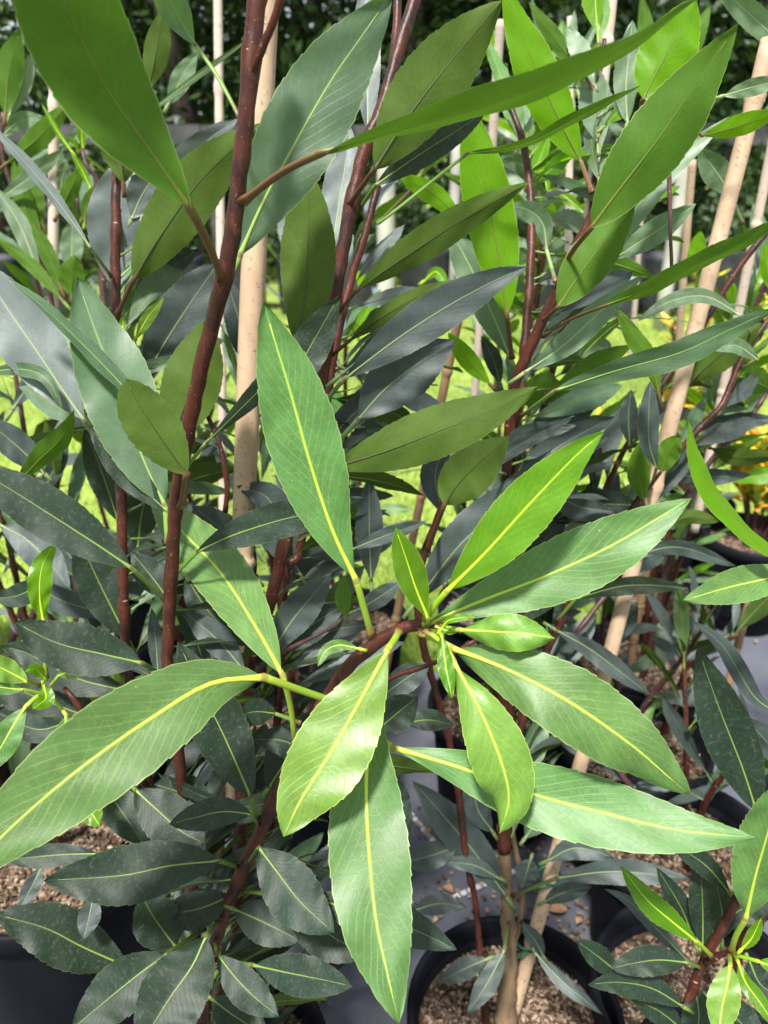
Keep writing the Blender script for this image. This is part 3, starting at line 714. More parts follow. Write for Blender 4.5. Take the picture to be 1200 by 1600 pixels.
L(A, 'slate', .63, .62, 92, [(560, 655), (600, 610), (650, 570), (712, 532)], [(520, 700)], .65, p=1.0, b=.75)
L(A, 'slate', .65, .64, 44, [(520, 680), (560, 640), (600, 610)], p=1.0, b=.75)
L(A, 'dark', .50, .48, 88, [(522, 730), (600, 706), (700, 668), (770, 640), (842, 604)], [(480, 760)], .62, under=True, p=.9, b=.75, label='broad olive underside beside the upright pale leaf')
L(A, 'dark', .56, .54, 40, [(322, 692), (370, 645), (430, 585), (480, 530), (530, 460)], [(283, 740)], .55, p=1.15, b=.8, rib=.9)
L(A, 'dark', .525, .515, 64, [(440, 640), (470, 570), (500, 515), (530, 462)], [(420, 690)], .56, p=1.0, b=.7, label='dark leaf speckled with white drops')
L(A, 'dark', .50, .48, 88, [(292, 742), (262, 700), (222, 640), (196, 592)], [(284, 790)], .555, under=True, p=1.12, b=.55, wav=.05, pw=13, label='olive leaf with scalloped edge in front of the tall stem', depth=.04)
L(A, 'dark', .60, .60, 96, [(268, 690), (290, 630), (310, 560), (322, 500)], under=True, p=1., b=.65)
L(A, 'dark', .61, .59, 92, [(208, 438), (250, 370), (320, 275), (412, 192)], [(184, 490)], .66, under=True, p=.9, b=.7)
L(A, 'mid', .60, .58, 118, [(258, 790), (225, 720), (185, 610), (150, 520), (120, 434)], [(262, 850)], .6, p=1.0, b=.72, label='blue-green leaf above the scalloped one', rib=.8)
L(A, 'mid', .585, .56, 28, [(246, 668), (180, 590), (90, 500), (12, 434)], [(262, 720)], .57, roll=.9, p=.95, b=.75)
L(A, 'sky_sheen', .62, .60, 104, [(132, 658), (95, 605), (55, 545), (10, 480), (-40, 400)], [(190, 745), (160, 700)], .69, p=1.05, b=.75)
L(A, 'sky_sheen', .60, .56, 22, [(142, 388), (90, 315), (40, 255), (-20, 190)], [(174, 432)], .66, p=1.1, b=.8, roll=.6)
L(A, 'mid', .62, .60, 24, [(-20, 582), (30, 577), (70, 590), (98, 640)], p=1.0, b=.7, arch=.01)
L(A, 'mid', .62, .60, 36, [(26, 756), (60, 720), (95, 685), (116, 640)], under=True, p=1.0, b=.7, roll=.5)
L(A, 'dark', .56, .53, 84, [(206, 888), (150, 850), (80, 805), (0, 755), (-60, 725)], [(262, 942), (235, 915)], .6, p=1.0, b=.72, label='long dark leaf from the tall stem to the left edge')
L(A, 'dark', .57, .55, 84, [(222, 1036), (160, 1022), (90, 1005), (22, 972)], [(262, 1060)], .62, p=.95, b=.68, label='dark leaf with two white splashes', depth=.05)
L(A, 'bright', .60, .59, 38, [(68, 972), (62, 930), (66, 885), (84, 850)], [(72, 1060)], .62, p=1., b=.65, wav=.3)
L(A, 'dark', .57, .53, 62, [(308, 862), (360, 838), (430, 815), (500, 798), (572, 778)], [(273, 898)], .59, p=1.0, b=.7)
L(A, 'dark', .60, .60, 48, [(262, 935), (240, 905), (205, 862)], p=1., b=.75)
L(A, 'slate', .64, .64, 25, [(248, 1062), (243, 1000), (237, 950)], p=1., b=.75)
L(A, 'dark', .57, .56, 90, [(392, 1245), (350, 1150), (315, 1080), (278, 1003)], [(402, 1282)], .62, p=.9, b=.72, label='dark leaf below the big drooping leaf')
L(A, 'slate', .63, .63, 48, [(382, 1048), (340, 1000), (288, 955)], p=1., b=.75)
L(A, 'dark', .66, .66, 34, [(330, 1070), (300, 985), (270, 940)], p=1., b=.8)
# young shoot at left edge
for k_, w_, pts, st in (('fresh', 40, [(42, 1065), (20, 1053), (-8, 1040), (-40, 1035)], [(62, 1070)]),
                        ('new', 24, [(36, 1078), (0, 1074), (-40, 1070)], [(75, 1085)]),
                        ('new', 46, [(40, 1104), (20, 1135), (0, 1170), (-30, 1215)], [(72, 1082), (58, 1088)]),
                        ('new', 44, [(104, 1118), (98, 1160), (92, 1200), (85, 1240)], [(78, 1090), (92, 1102)]),
                        ('bright', 26, [(68, 1070), (72, 1090), (62, 1100), (50, 1108)], []),
                        ('bright', 20, [(70, 1060), (55, 1045), (40, 1050)], []),
                        ('fresh', 22, [(92, 1055), (110, 1050), (135, 1052)], [(78, 1072)]),
                        ('bright', 40, [(120, 1232), (138, 1262), (157, 1292)], [(110, 1200)])):
    L(A, k_, .60, .58, w_, pts, st, .62, p=1., b=.7, wav=.2)
# lower dark leaves
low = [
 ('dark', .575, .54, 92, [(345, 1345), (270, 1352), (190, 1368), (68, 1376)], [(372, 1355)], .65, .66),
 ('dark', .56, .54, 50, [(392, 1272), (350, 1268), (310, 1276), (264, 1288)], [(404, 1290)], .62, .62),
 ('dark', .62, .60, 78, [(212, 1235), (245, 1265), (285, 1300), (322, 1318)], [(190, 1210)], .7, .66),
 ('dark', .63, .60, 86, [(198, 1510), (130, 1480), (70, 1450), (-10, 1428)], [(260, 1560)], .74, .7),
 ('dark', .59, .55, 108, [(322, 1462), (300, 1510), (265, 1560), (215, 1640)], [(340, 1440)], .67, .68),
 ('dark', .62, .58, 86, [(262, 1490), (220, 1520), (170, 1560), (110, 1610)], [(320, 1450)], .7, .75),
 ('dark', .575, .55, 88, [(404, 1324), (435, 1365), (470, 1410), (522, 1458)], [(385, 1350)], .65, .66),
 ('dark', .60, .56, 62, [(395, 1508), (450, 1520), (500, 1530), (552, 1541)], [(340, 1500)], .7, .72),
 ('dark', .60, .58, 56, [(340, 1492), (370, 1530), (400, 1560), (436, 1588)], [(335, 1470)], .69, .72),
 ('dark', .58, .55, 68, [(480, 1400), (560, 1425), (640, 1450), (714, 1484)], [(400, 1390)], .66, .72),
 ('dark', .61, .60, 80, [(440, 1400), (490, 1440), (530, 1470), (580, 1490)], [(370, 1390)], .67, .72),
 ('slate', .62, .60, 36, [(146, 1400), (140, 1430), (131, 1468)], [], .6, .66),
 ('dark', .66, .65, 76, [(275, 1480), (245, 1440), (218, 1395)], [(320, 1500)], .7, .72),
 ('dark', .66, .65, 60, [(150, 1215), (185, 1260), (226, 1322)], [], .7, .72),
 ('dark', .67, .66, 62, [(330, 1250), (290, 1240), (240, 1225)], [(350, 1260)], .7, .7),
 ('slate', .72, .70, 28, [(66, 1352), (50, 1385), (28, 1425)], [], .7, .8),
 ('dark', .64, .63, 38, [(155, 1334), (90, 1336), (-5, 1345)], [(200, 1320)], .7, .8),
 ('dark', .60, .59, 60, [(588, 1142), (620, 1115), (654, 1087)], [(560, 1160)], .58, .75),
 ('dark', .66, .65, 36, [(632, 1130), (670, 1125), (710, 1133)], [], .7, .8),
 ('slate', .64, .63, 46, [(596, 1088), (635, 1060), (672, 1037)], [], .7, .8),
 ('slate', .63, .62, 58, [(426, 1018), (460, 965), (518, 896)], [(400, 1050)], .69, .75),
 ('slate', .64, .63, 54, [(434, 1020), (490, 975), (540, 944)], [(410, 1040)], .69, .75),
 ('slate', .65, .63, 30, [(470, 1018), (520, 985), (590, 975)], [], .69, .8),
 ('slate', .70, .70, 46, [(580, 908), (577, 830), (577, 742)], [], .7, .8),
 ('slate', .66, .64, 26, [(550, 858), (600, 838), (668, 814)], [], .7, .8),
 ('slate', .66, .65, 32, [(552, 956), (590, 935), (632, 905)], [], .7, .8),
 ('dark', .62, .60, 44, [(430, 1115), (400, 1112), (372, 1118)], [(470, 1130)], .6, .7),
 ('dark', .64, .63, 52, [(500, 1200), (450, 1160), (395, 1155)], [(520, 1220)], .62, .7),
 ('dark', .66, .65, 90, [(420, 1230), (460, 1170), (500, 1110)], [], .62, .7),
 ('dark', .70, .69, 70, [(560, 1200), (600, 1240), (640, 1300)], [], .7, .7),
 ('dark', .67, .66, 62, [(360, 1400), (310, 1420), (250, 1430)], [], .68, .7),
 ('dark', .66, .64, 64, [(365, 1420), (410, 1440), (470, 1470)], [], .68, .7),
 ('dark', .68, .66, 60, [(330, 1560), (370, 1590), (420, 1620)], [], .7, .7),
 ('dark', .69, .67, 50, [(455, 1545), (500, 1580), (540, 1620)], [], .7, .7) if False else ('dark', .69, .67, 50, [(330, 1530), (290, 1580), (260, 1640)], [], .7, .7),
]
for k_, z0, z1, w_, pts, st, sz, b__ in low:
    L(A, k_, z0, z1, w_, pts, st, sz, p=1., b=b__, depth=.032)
# leaves of the other left stems
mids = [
 ('sky_sheen', .72, .70, 84, [(183, 452), (178, 380), (180, 310), (190, 250)], .68, 0),
 ('sky_sheen', .71, .69, 54, [(206, 342), (225, 300), (262, 250)], .7, 0),
 ('sky_sheen', .76, .74, 46, [(215, 330), (270, 270), (330, 215), (372, 186)], .7, 0),
 ('sky_sheen', .70, .68, 26, [(172, 246), (150, 200), (118, 140), (92, 100)], .8, 0),
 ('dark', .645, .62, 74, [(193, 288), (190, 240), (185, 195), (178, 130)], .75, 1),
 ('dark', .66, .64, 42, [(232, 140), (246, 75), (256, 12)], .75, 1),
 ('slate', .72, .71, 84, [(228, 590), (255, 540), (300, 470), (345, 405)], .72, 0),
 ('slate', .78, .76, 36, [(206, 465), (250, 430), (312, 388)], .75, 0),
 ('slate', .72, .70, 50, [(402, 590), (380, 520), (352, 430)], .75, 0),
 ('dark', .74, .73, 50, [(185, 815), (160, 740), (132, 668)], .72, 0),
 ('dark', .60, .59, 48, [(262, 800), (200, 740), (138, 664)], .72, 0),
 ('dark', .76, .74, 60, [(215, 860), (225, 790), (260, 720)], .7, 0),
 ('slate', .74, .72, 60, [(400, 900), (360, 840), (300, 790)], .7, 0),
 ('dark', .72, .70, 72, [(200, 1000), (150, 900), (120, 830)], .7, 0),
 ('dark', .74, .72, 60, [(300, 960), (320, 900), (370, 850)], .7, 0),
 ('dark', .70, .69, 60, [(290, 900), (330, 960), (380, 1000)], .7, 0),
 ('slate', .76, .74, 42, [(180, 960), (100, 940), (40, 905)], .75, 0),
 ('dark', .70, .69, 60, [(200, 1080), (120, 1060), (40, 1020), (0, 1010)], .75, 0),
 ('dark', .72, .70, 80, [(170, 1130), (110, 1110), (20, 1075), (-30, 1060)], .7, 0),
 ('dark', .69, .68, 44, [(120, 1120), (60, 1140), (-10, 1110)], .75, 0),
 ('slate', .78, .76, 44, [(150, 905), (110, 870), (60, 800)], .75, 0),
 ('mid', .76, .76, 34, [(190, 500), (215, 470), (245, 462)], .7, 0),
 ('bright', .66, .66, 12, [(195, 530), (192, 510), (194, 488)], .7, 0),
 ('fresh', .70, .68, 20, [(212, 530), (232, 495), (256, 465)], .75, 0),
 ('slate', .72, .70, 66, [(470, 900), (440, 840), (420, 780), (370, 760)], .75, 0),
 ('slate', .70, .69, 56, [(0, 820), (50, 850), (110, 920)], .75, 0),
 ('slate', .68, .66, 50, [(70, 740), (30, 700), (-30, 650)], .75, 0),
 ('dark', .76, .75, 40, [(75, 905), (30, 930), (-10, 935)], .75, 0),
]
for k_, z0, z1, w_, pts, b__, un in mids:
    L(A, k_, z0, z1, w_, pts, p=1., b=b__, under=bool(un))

# smaller leaves set along the stems, behind the traced ones
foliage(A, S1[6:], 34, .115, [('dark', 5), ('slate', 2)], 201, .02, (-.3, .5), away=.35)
foliage(A, S2[2:], 44, .12, [('dark', 2), ('slate', 3), ('sky_sheen', 2), ('mid', 2)], 202, .05, (-.2, .7), away=.3)
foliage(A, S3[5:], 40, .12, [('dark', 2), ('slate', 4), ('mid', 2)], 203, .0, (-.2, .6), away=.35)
foliage(A, S4[3:], 40, .12, [('dark', 1), ('slate', 4), ('sky_sheen', 2), ('mid', 2)], 204, .0, (-.2, .6), away=.3)
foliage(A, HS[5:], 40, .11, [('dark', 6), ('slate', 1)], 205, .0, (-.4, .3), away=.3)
# stalk rising out of the frame at the top of A
L(A, 'mid', .44, .36, 60, [(305, 70), (275, 20), (240, -60), (200, -150)], [(378, 190), (340, 120)], .44, roll=.7, p=1., b=.7)

# ------------------------------------------------------------------ shrub B : in the centre pot, spreading up to the right
B = empty('shrub', (pB[0], pB[1], POTZ), 'brown-stemmed shrub tied to the leaning cane, filling the upper right', 'shrub', 'broad-leaved shrubs in pots')
bb = lambda dx=0., dy=0.: Vector((pB[0] + dx, pB[1] + dy, POTZ - .02))
S5 = stemto(B, [(1012, 160, .60, 13), (990, 215, .60, 17), (925, 340, .62, 19), (870, 455, .64, 20), (812, 580, .67, 20), (800, 640, .69, 18), (792, 720, .71, 17), (786, 900, .76, 17), (785, 1150, .83, 19), (787, 1290, .862, 21)], P(788, 1330, .868), .009, seed=21, nodes=9)
S6 = stemto(B, [(790, 150, .74, 11), (815, 215, .73, 12), (829, 300, .72, 14), (829, 420, .71, 15), (818, 560, .71, 15), (805, 700, .73, 14), (800, 900, .78, 14), (794, 1150, .84, 14)], P(790, 1310, .868), .006, seed=22, nodes=8)
S7 = stemto(B, [(935, 120, .80, 9), (932, 240, .80, 11), (918, 380, .80, 12), (893, 480, .79, 13), (855, 610, .79, 13), (830, 760, .80, 13), (806, 1000, .84, 13), (796, 1200, .86, 12)], P(790, 1330, .872), .006, seed=23, nodes=8)
S9 = stemto(B, [(1215, 480, .78, 8), (1180, 528, .78, 9), (1153, 573, .78, 10), (1128, 632, .78, 11), (1090, 672, .78, 11), (1040, 728, .79, 11), (1007, 767, .79, 12), (940, 870, .81, 12), (880, 965, .82, 14), (830, 1080, .84, 14), (798, 1200, .855, 14)], P(789, 1320, .866), .006, seed=24, nodes=8)
S8 = stem(B, [(1230, 330, .80, 12), (1190, 372, .80, 12), (1140, 440, .81, 11), (1085, 530, .82, 10), (1010, 640, .83, 10), (930, 800, .84, 10), (880, 960, .83, 10)], seed=25, nodes=6)
S10 = stem(B, [(1225, 570, .88, 8), (1167, 660, .88, 9), (1115, 715, .88, 9), (1085, 758, .88, 9), (1000, 860, .87, 9), (900, 990, .85, 9)], seed=26, nodes=6, mat=TWIG)
stemto(B, [(700, 770, .64, 13), (680, 820, .66, 14), (655, 900, .68, 15), (660, 1000, .72, 14), (700, 1150, .8, 12), (716, 1240, .83, 12), (728, 1340, .85, 12), (745, 1430, .88, 11)], bb(-.03, -.01), .005, seed=27, nodes=7)
stem(B, [(800, 1300, .88, 10), (815, 1380, .88, 10), (812, 1440, .89, 9), (795, 1500, .9, 10)], seed=28, nodes=2, mat=TRUNKM)
stem(B, [(786, 1290, .865, 22), (792, 1400, .88, 24), (796, 1490, .89, 27), (790, 1600, .91, 38)], seed=29, nodes=2, mat=TRUNKM, name='trunk')
rb = [
 ('new', .56, .50, 112, [(924, 356), (965, 300), (1030, 215), (1095, 120), (1154, 38)], [(868, 455), (890, 400)], .64, 1, .1, .85, .82, 'large green underside beside the upper right stem'),
 ('bright', .58, .56, 92, [(1004, 156), (1025, 115), (1055, 60), (1090, -4)], [(998, 190)], .6, 1, 0, .9, .68, 'glowing backlit leaf at the top right'),
 ('mid', .60, .56, 17, [(730, 240), (820, 225), (910, 180), (1006, 130)], [(640, 300), (590, 350)], .66, 1, .9, 1., .7, None),
 ('mid', .61, .59, 76, [(872, 480), (905, 430), (950, 370), (992, 322)], [(850, 500)], .64, 1, 0, .9, .75, None),
 ('bright', .66, .62, 82, [(792, 492), (782, 420), (766, 330), (745, 230), (733, 165)], [(800, 560)], .7, 1, .1, 1., .6, 'broad backlit leaf hanging at the centre top'),
 ('bright', .68, .64, 72, [(908, 254), (870, 180), (830, 90), (785, -30)], [(925, 300)], .62, 1, .2, .9, .75, None),
 ('new', .80, .78, 26, [(916, 122), (890, 90), (860, 50), (826, 2)], [(932, 150)], .8, 1, .2, 1., .7, None),
 ('pale', .78, .76, 42, [(980, 192), (978, 140), (982, 90), (988, 32)], [(975, 215)], .78, 0, 0, 1., .65, None),
 ('mid', .57, .50, 30, [(945, 478), (1010, 452), (1090, 412), (1150, 385), (1225, 340)], [(848, 527), (890, 500)], .65, 1, .9, 1., .6, 'long narrow leaf crossing the leaning cane'),
 ('mid', .60, .52, 46, [(868, 610), (960, 580), (1060, 552), (1130, 520), (1215, 480)], [(812, 652)], .69, 0, .35, 1., .6, 'longest narrow leaf low across the leaning cane'),
 ('pale', .66, .62, 44, [(820, 582), (880, 540), (940, 485), (1004, 430)], [], .67, 0, .1, 1., .75, None),
 ('mid', .68, .66, 36, [(866, 608), (920, 575), (990, 538)], [], .7, 1, .3, 1., .8, None),
 ('mid', .64, .62, 32, [(1030, 618), (1018, 570), (990, 525), (962, 480)], [], .7, 1, .2, 1., .8, None),
 ('pale', .70, .67, 26, [(1158, 494), (1105, 464), (1050, 470), (996, 502)], [(1175, 525)], .78, 0, .2, 1., .7, None),
 ('slate', .70, .68, 34, [(1026, 732), (1014, 690), (1014, 640), (1016, 595)], [(1018, 758)], .78, 0, 0, 1., .65, None),
 ('mid', .72, .70, 38, [(1032, 738), (1045, 705), (1062, 680)], [(1015, 762)], .78, 1, 0, 1., .6, None),
 ('mid', .76, .74, 38, [(1005, 782), (998, 740), (1004, 688)], [], .78, 1, 0, 1., .65, None),
 ('slate', .80, .78, 30, [(984, 695), (982, 650), (986, 608)], [], .78, 0, 0, 1., .7, None),
 ('dark', .80, .76, 54, [(1078, 598), (1120, 560), (1190, 505)], [], .78, 1, .2, 1., .75, None),
 ('pale', .72, .70, 25, [(1184, 562), (1150, 540), (1114, 546)], [(1160, 575)], .78, 0, 0, 1., .6, None),
 ('pale', .70, .66, 44, [(880, 452), (950, 380), (1040, 270), (1142, 180)], [], .7, 0, 0, 1., .75, None),
 ('pale', .74, .70, 42, [(960, 404), (1020, 365), (1088, 318)], [], .7, 0, 0, 1., .75, None),
 ('pale', .76, .72, 38, [(1240, 90), (1180, 30), (1110, -30)], [], .7, 0, 0, 1., .75, None),
 ('pale', .66, .64, 28, [(1130, 150), (1170, 138), (1230, 122)], [], .66, 0, .1, 1., .75, None),
 ('bright', .64, .60, 34, [(1098, 212), (1150, 198), (1225, 172)], [(1040, 170)], .62, 1, .2, 1., .7, None),
 ('pale', .78, .76, 44, [(1142, 305), (1120, 270), (1092, 232)], [(1160, 350)], .8, 0, 0, 1., .7, None),
 ('pale', .72, .70, 34, [(854, 390), (848, 350), (825, 328), (792, 322)], [(868, 440)], .66, 0, 0, 1., .65, None),
 ('pale', .78, .76, 34, [(852, 300), (820, 260), (782, 250)], [], .66, 0, 0, 1., .65, None),
 ('pale', .75, .73, 60, [(798, 560), (760, 470), (715, 380), (690, 350)], [], .72, 0, 0, 1., .75, None),
 ('slate', .80, .78, 28, [(782, 600), (770, 560), (752, 525)], [], .72, 0, 0, 1., .7, None),
 ('bright', .74, .72, 32, [(765, 600), (730, 560), (700, 520)], [], .72, 1, 0, 1., .7, None),
 ('bright', .72, .70, 34, [(720, 345), (680, 305), (620, 272)], [(760, 370)], .72, 1, .2, 1., .7, None),
 ('dark', .60, .58, 82, [(694, 790), (715, 758), (750, 722), (797, 682)], [(668, 860)], .66, 1, 0, .8, .75, 'short olive underside above the brightest leaf'),
 ('slate', .72, .70, 78, [(650, 940), (720, 850), (800, 780), (862, 700)], [], .7, 0, 0, 1., .8, None),
 ('slate', .74, .72, 52, [(800, 760), (870, 700), (960, 650)], [], .74, 0, 0, 1., .8, None),
 ('slate', .66, .64, 26, [(760, 735), (820, 690), (898, 650)], [(790, 740)], .7, 0, .4, 1., .75, None),
 ('slate', .68, .66, 34, [(770, 720), (820, 680), (900, 665)], [], .7, 0, .2, 1., .75, None),
 ('slate', .74, .72, 50, [(690, 800), (680, 740), (700, 690)], [(672, 850)], .66, 0, 0, 1., .75, None),
 ('slate', .84, .80, 46, [(960, 800), (1020, 760), (1100, 690)], [], .8, 0, 0, 1., .8, None),
 ('slate', .86, .84, 34, [(1090, 680), (1130, 660), (1215, 655)], [], .8, 0, .1, 1., .8, None),
 ('dark', .84, .80, 30, [(1110, 700), (1150, 715), (1225, 712)], [], .8, 1, .4, 1., .8, None),
 ('slate', .86, .84, 30, [(1035, 735), (1090, 745), (1175, 742)], [], .8, 0, .2, 1., .8, None),
 ('dark', .80, .76, 30, [(900, 935), (980, 915), (1080, 918)], [(870, 970)], .82, 0, .3, 1., .75, None),
 ('slate', .82, .80, 34, [(870, 985), (930, 1020), (1018, 1088)], [], .82, 0, .1, 1., .75, None),
 ('slate', .84, .82, 34, [(965, 1002), (975, 975), (996, 940)], [], .82, 0, 0, 1., .65, None),
 ('slate', .80, .78, 26, [(985, 870), (1060, 855), (1150, 885)], [], .82, 0, .3, 1., .75, None),
 ('dark', .80, .78, 24, [(1040, 820), (1080, 808), (1125, 815)], [(980, 850)], .82, 1, .3, 1., .75, None),
 ('slate', .82, .80, 46, [(860, 760), (900, 790), (960, 800)], [], .82, 0, .1, 1., .8, None),
 ('dark', .84, .82, 54, [(850, 820), (920, 790), (1010, 790)], [], .82, 0, .1, 1., .8, None),
 ('dark', .84, .82, 34, [(880, 900), (930, 860), (1000, 850)], [], .82, 0, .1, 1., .8, None),
 ('slate', .80, .76, 24, [(835, 1488), (880, 1535), (944, 1586)], [(815, 1440)], .88, 0, .2, 1., .8, None),
 ('slate', .82, .80, 26, [(850, 1496), (836, 1470), (814, 1442)], [], .88, 0, .1, 1., .75, None),
 ('slate', .80, .78, 34, [(788, 1484), (765, 1530), (730, 1586)], [(795, 1440)], .88, 0, .1, 1., .75, None),
 ('slate', .84, .82, 34, [(762, 1498), (730, 1512), (686, 1534)], [], .88, 0, .1, 1., .75, None),
 ('slate', .86, .84, 32, [(640, 1425), (685, 1412), (730, 1418)], [], .88, 0, .1, 1., .75, None),
 ('slate', .86, .84, 60, [(790, 1400), (740, 1330), (680, 1260), (645, 1220)], [], .88, 0, .1, 1., .75, None),
 ('slate', .85, .83, 44, [(716, 1320), (680, 1335), (620, 1350)], [], .86, 0, .1, 1., .75, None),
 ('slate', .85, .84, 26, [(780, 1372), (740, 1352), (690, 1346)], [], .86, 0, .1, 1., .75, None),
 ('slate', .80, .78, 40, [(870, 1372), (960, 1362), (1076, 1372)], [(800, 1400)], .87, 0, .1, 1., .7, None),
 ('slate', .84, .82, 36, [(855, 1345), (900, 1325), (960, 1340)], [], .87, 0, .1, 1., .7, None),
 ('slate', .84, .82, 30, [(850, 1410), (880, 1395), (925, 1385)], [], .87, 0, .1, 1., .7, None),
 ('slate', .86, .84, 36, [(830, 1340), (815, 1390), (848, 1345)][:2], [], .87, 0, .1, 1., .7, None),
 ('slate', .86, .84, 44, [(770, 1300), (745, 1260), (740, 1200)], [], .87, 0, .1, 1., .7, None),
 ('pale', .86, .84, 40, [(820, 1310), (850, 1270), (880, 1240)], [], .87, 0, .1, 1., .7, None),
 ('slate', .80, .78, 60, [(740, 960), (780, 1000), (850, 1030)], [], .8, 0, .1, 1., .7, None),
]
for k_, z0, z1, w_, pts, st, sz, un, rl, p_, b__, lb in rb:
    L(B, k_, z0, z1, w_, pts, st, sz, under=bool(un), roll=rl, p=p_, b=b__, label=lb, wav=.12)
foliage(B, S5[3:], 34, .13, [('slate', 4), ('dark', 2), ('mid', 2)], 211, .0, (-.1, .7), away=.35)
foliage(B, S6[1:], 34, .13, [('sky_sheen', 4), ('pale', 3), ('mid', 2)], 212, .0, (0, .8), away=.3)
foliage(B, S7, 38, .13, [('sky_sheen', 3), ('pale', 3), ('new', 2), ('mid', 1)], 213, .0, (0, .9), away=.2)
foliage(B, [P(1140, 440, .81), P(1085, 530, .82), P(1010, 640, .83), P(930, 800, .84), P(880, 960, .83)], 30, .11, [('slate', 3), ('sky_sheen', 3), ('mid', 2)], 215, .0, (-.1, .8), away=.25)
foliage(B, S9, 40, .12, [('slate', 5), ('dark', 2), ('mid', 1)], 214, .0, (-.1, .6), away=.3)
foliage(A, [P(183, 700, .70), P(181, 480, .70), P(183, 300, .70)], 20, .12, [('sky_sheen', 3), ('mid', 2), ('pale', 2)], 206, .0, (.0, .9), away=.3)
foliage(A, [P(500, 700, .70), P(545, 450, .68), P(585, 290, .68)], 18, .12, [('sky_sheen', 3), ('mid', 3), ('pale', 1)], 207, .0, (.0, .9), away=.35)
foliage(B, [P(950, 420, .72), P(935, 250, .76), P(935, 60, .78)], 26, .12, [('pale', 4), ('new', 3), ('bright', 2), ('sky_sheen', 1)], 216, .0, (.2, 1.1), away=.25)
foliage(B, [P(830, 400, .74), P(815, 230, .75), P(790, 120, .76)], 20, .11, [('pale', 3), ('new', 3), ('bright', 3)], 217, .0, (.2, 1.1), away=.3)
# twigs joining upper right leaves
stem(B, [(945, 60, .79, 7), (938, 110, .8, 8), (925, 160, .8, 8), (935, 210, .8, 9)], seed=31, nodes=2, mat=TWIG)
stem(B, [(1050, 440, .62, 6), (1050, 160, .62, 6)][:1] + [(1040, 168, .60, 8), (1015, 175, .60, 9), (1000, 195, .6, 9)], seed=32, nodes=1, mat=TWIG)

# near leaves of a shrub standing just outside the right edge
Cx = P(1330, 1100, .62)
Cc = empty('shrub', (Cx.x, Cx.y + .08, POTZ), 'shrub just outside the right edge, only its outermost pale leaves reaching in', 'shrub', 'broad-leaved shrubs in pots')
foot = Vector((Cx.x, Cx.y + .08, POTZ - .02))
pot(Cx.x, Cx.y + .08, 'black pot just outside the right edge, below the reaching pale leaves', .4)
SCp = [P(1260, 420, .56), P(1275, 800, .58), P(1290, 1200, .64), foot]
stem3(Cc, SCp, [.004, .005, .006, .008], seed=41, nodes=7)
L(Cc, 'new', .55, .50, 60, [(1250, 893), (1190, 906), (1130, 920), (1070, 938)], [(1276, 900)], .59, p=1., b=.7, label='pale leaf tip reaching in from the right edge')
L(Cc, 'bright', .52, .50, 30, [(1240, 888), (1170, 835), (1110, 765), (1085, 710), (1074, 655)], [(1272, 920)], .58, p=1., b=.7, roll=.9, under=True, label='narrow folded green leaf at the right edge')
L(Cc, 'dark', .60, .58, 84, [(1182, 1268), (1160, 1200), (1125, 1110), (1090, 1012)], [(1240, 1330)], .63, p=.95, b=.72, label='dark upright leaf at the right edge')
L(Cc, 'slate', .66, .64, 30, [(1230, 1120), (1180, 1090), (1130, 1010), (1078, 968)], [], .6, p=1., b=.8, roll=.3)
L(Cc, 'slate', .72, .7, 44, [(1230, 1200), (1190, 1150), (1155, 1120)], [], .6, p=1., b=.8)
foliage(Cc, SCp[::-1], 16, .13, [('dark', 3), ('mid', 2)], 77, .25, away=-.2, keep=lambda q: px(q)[0] > 1215)

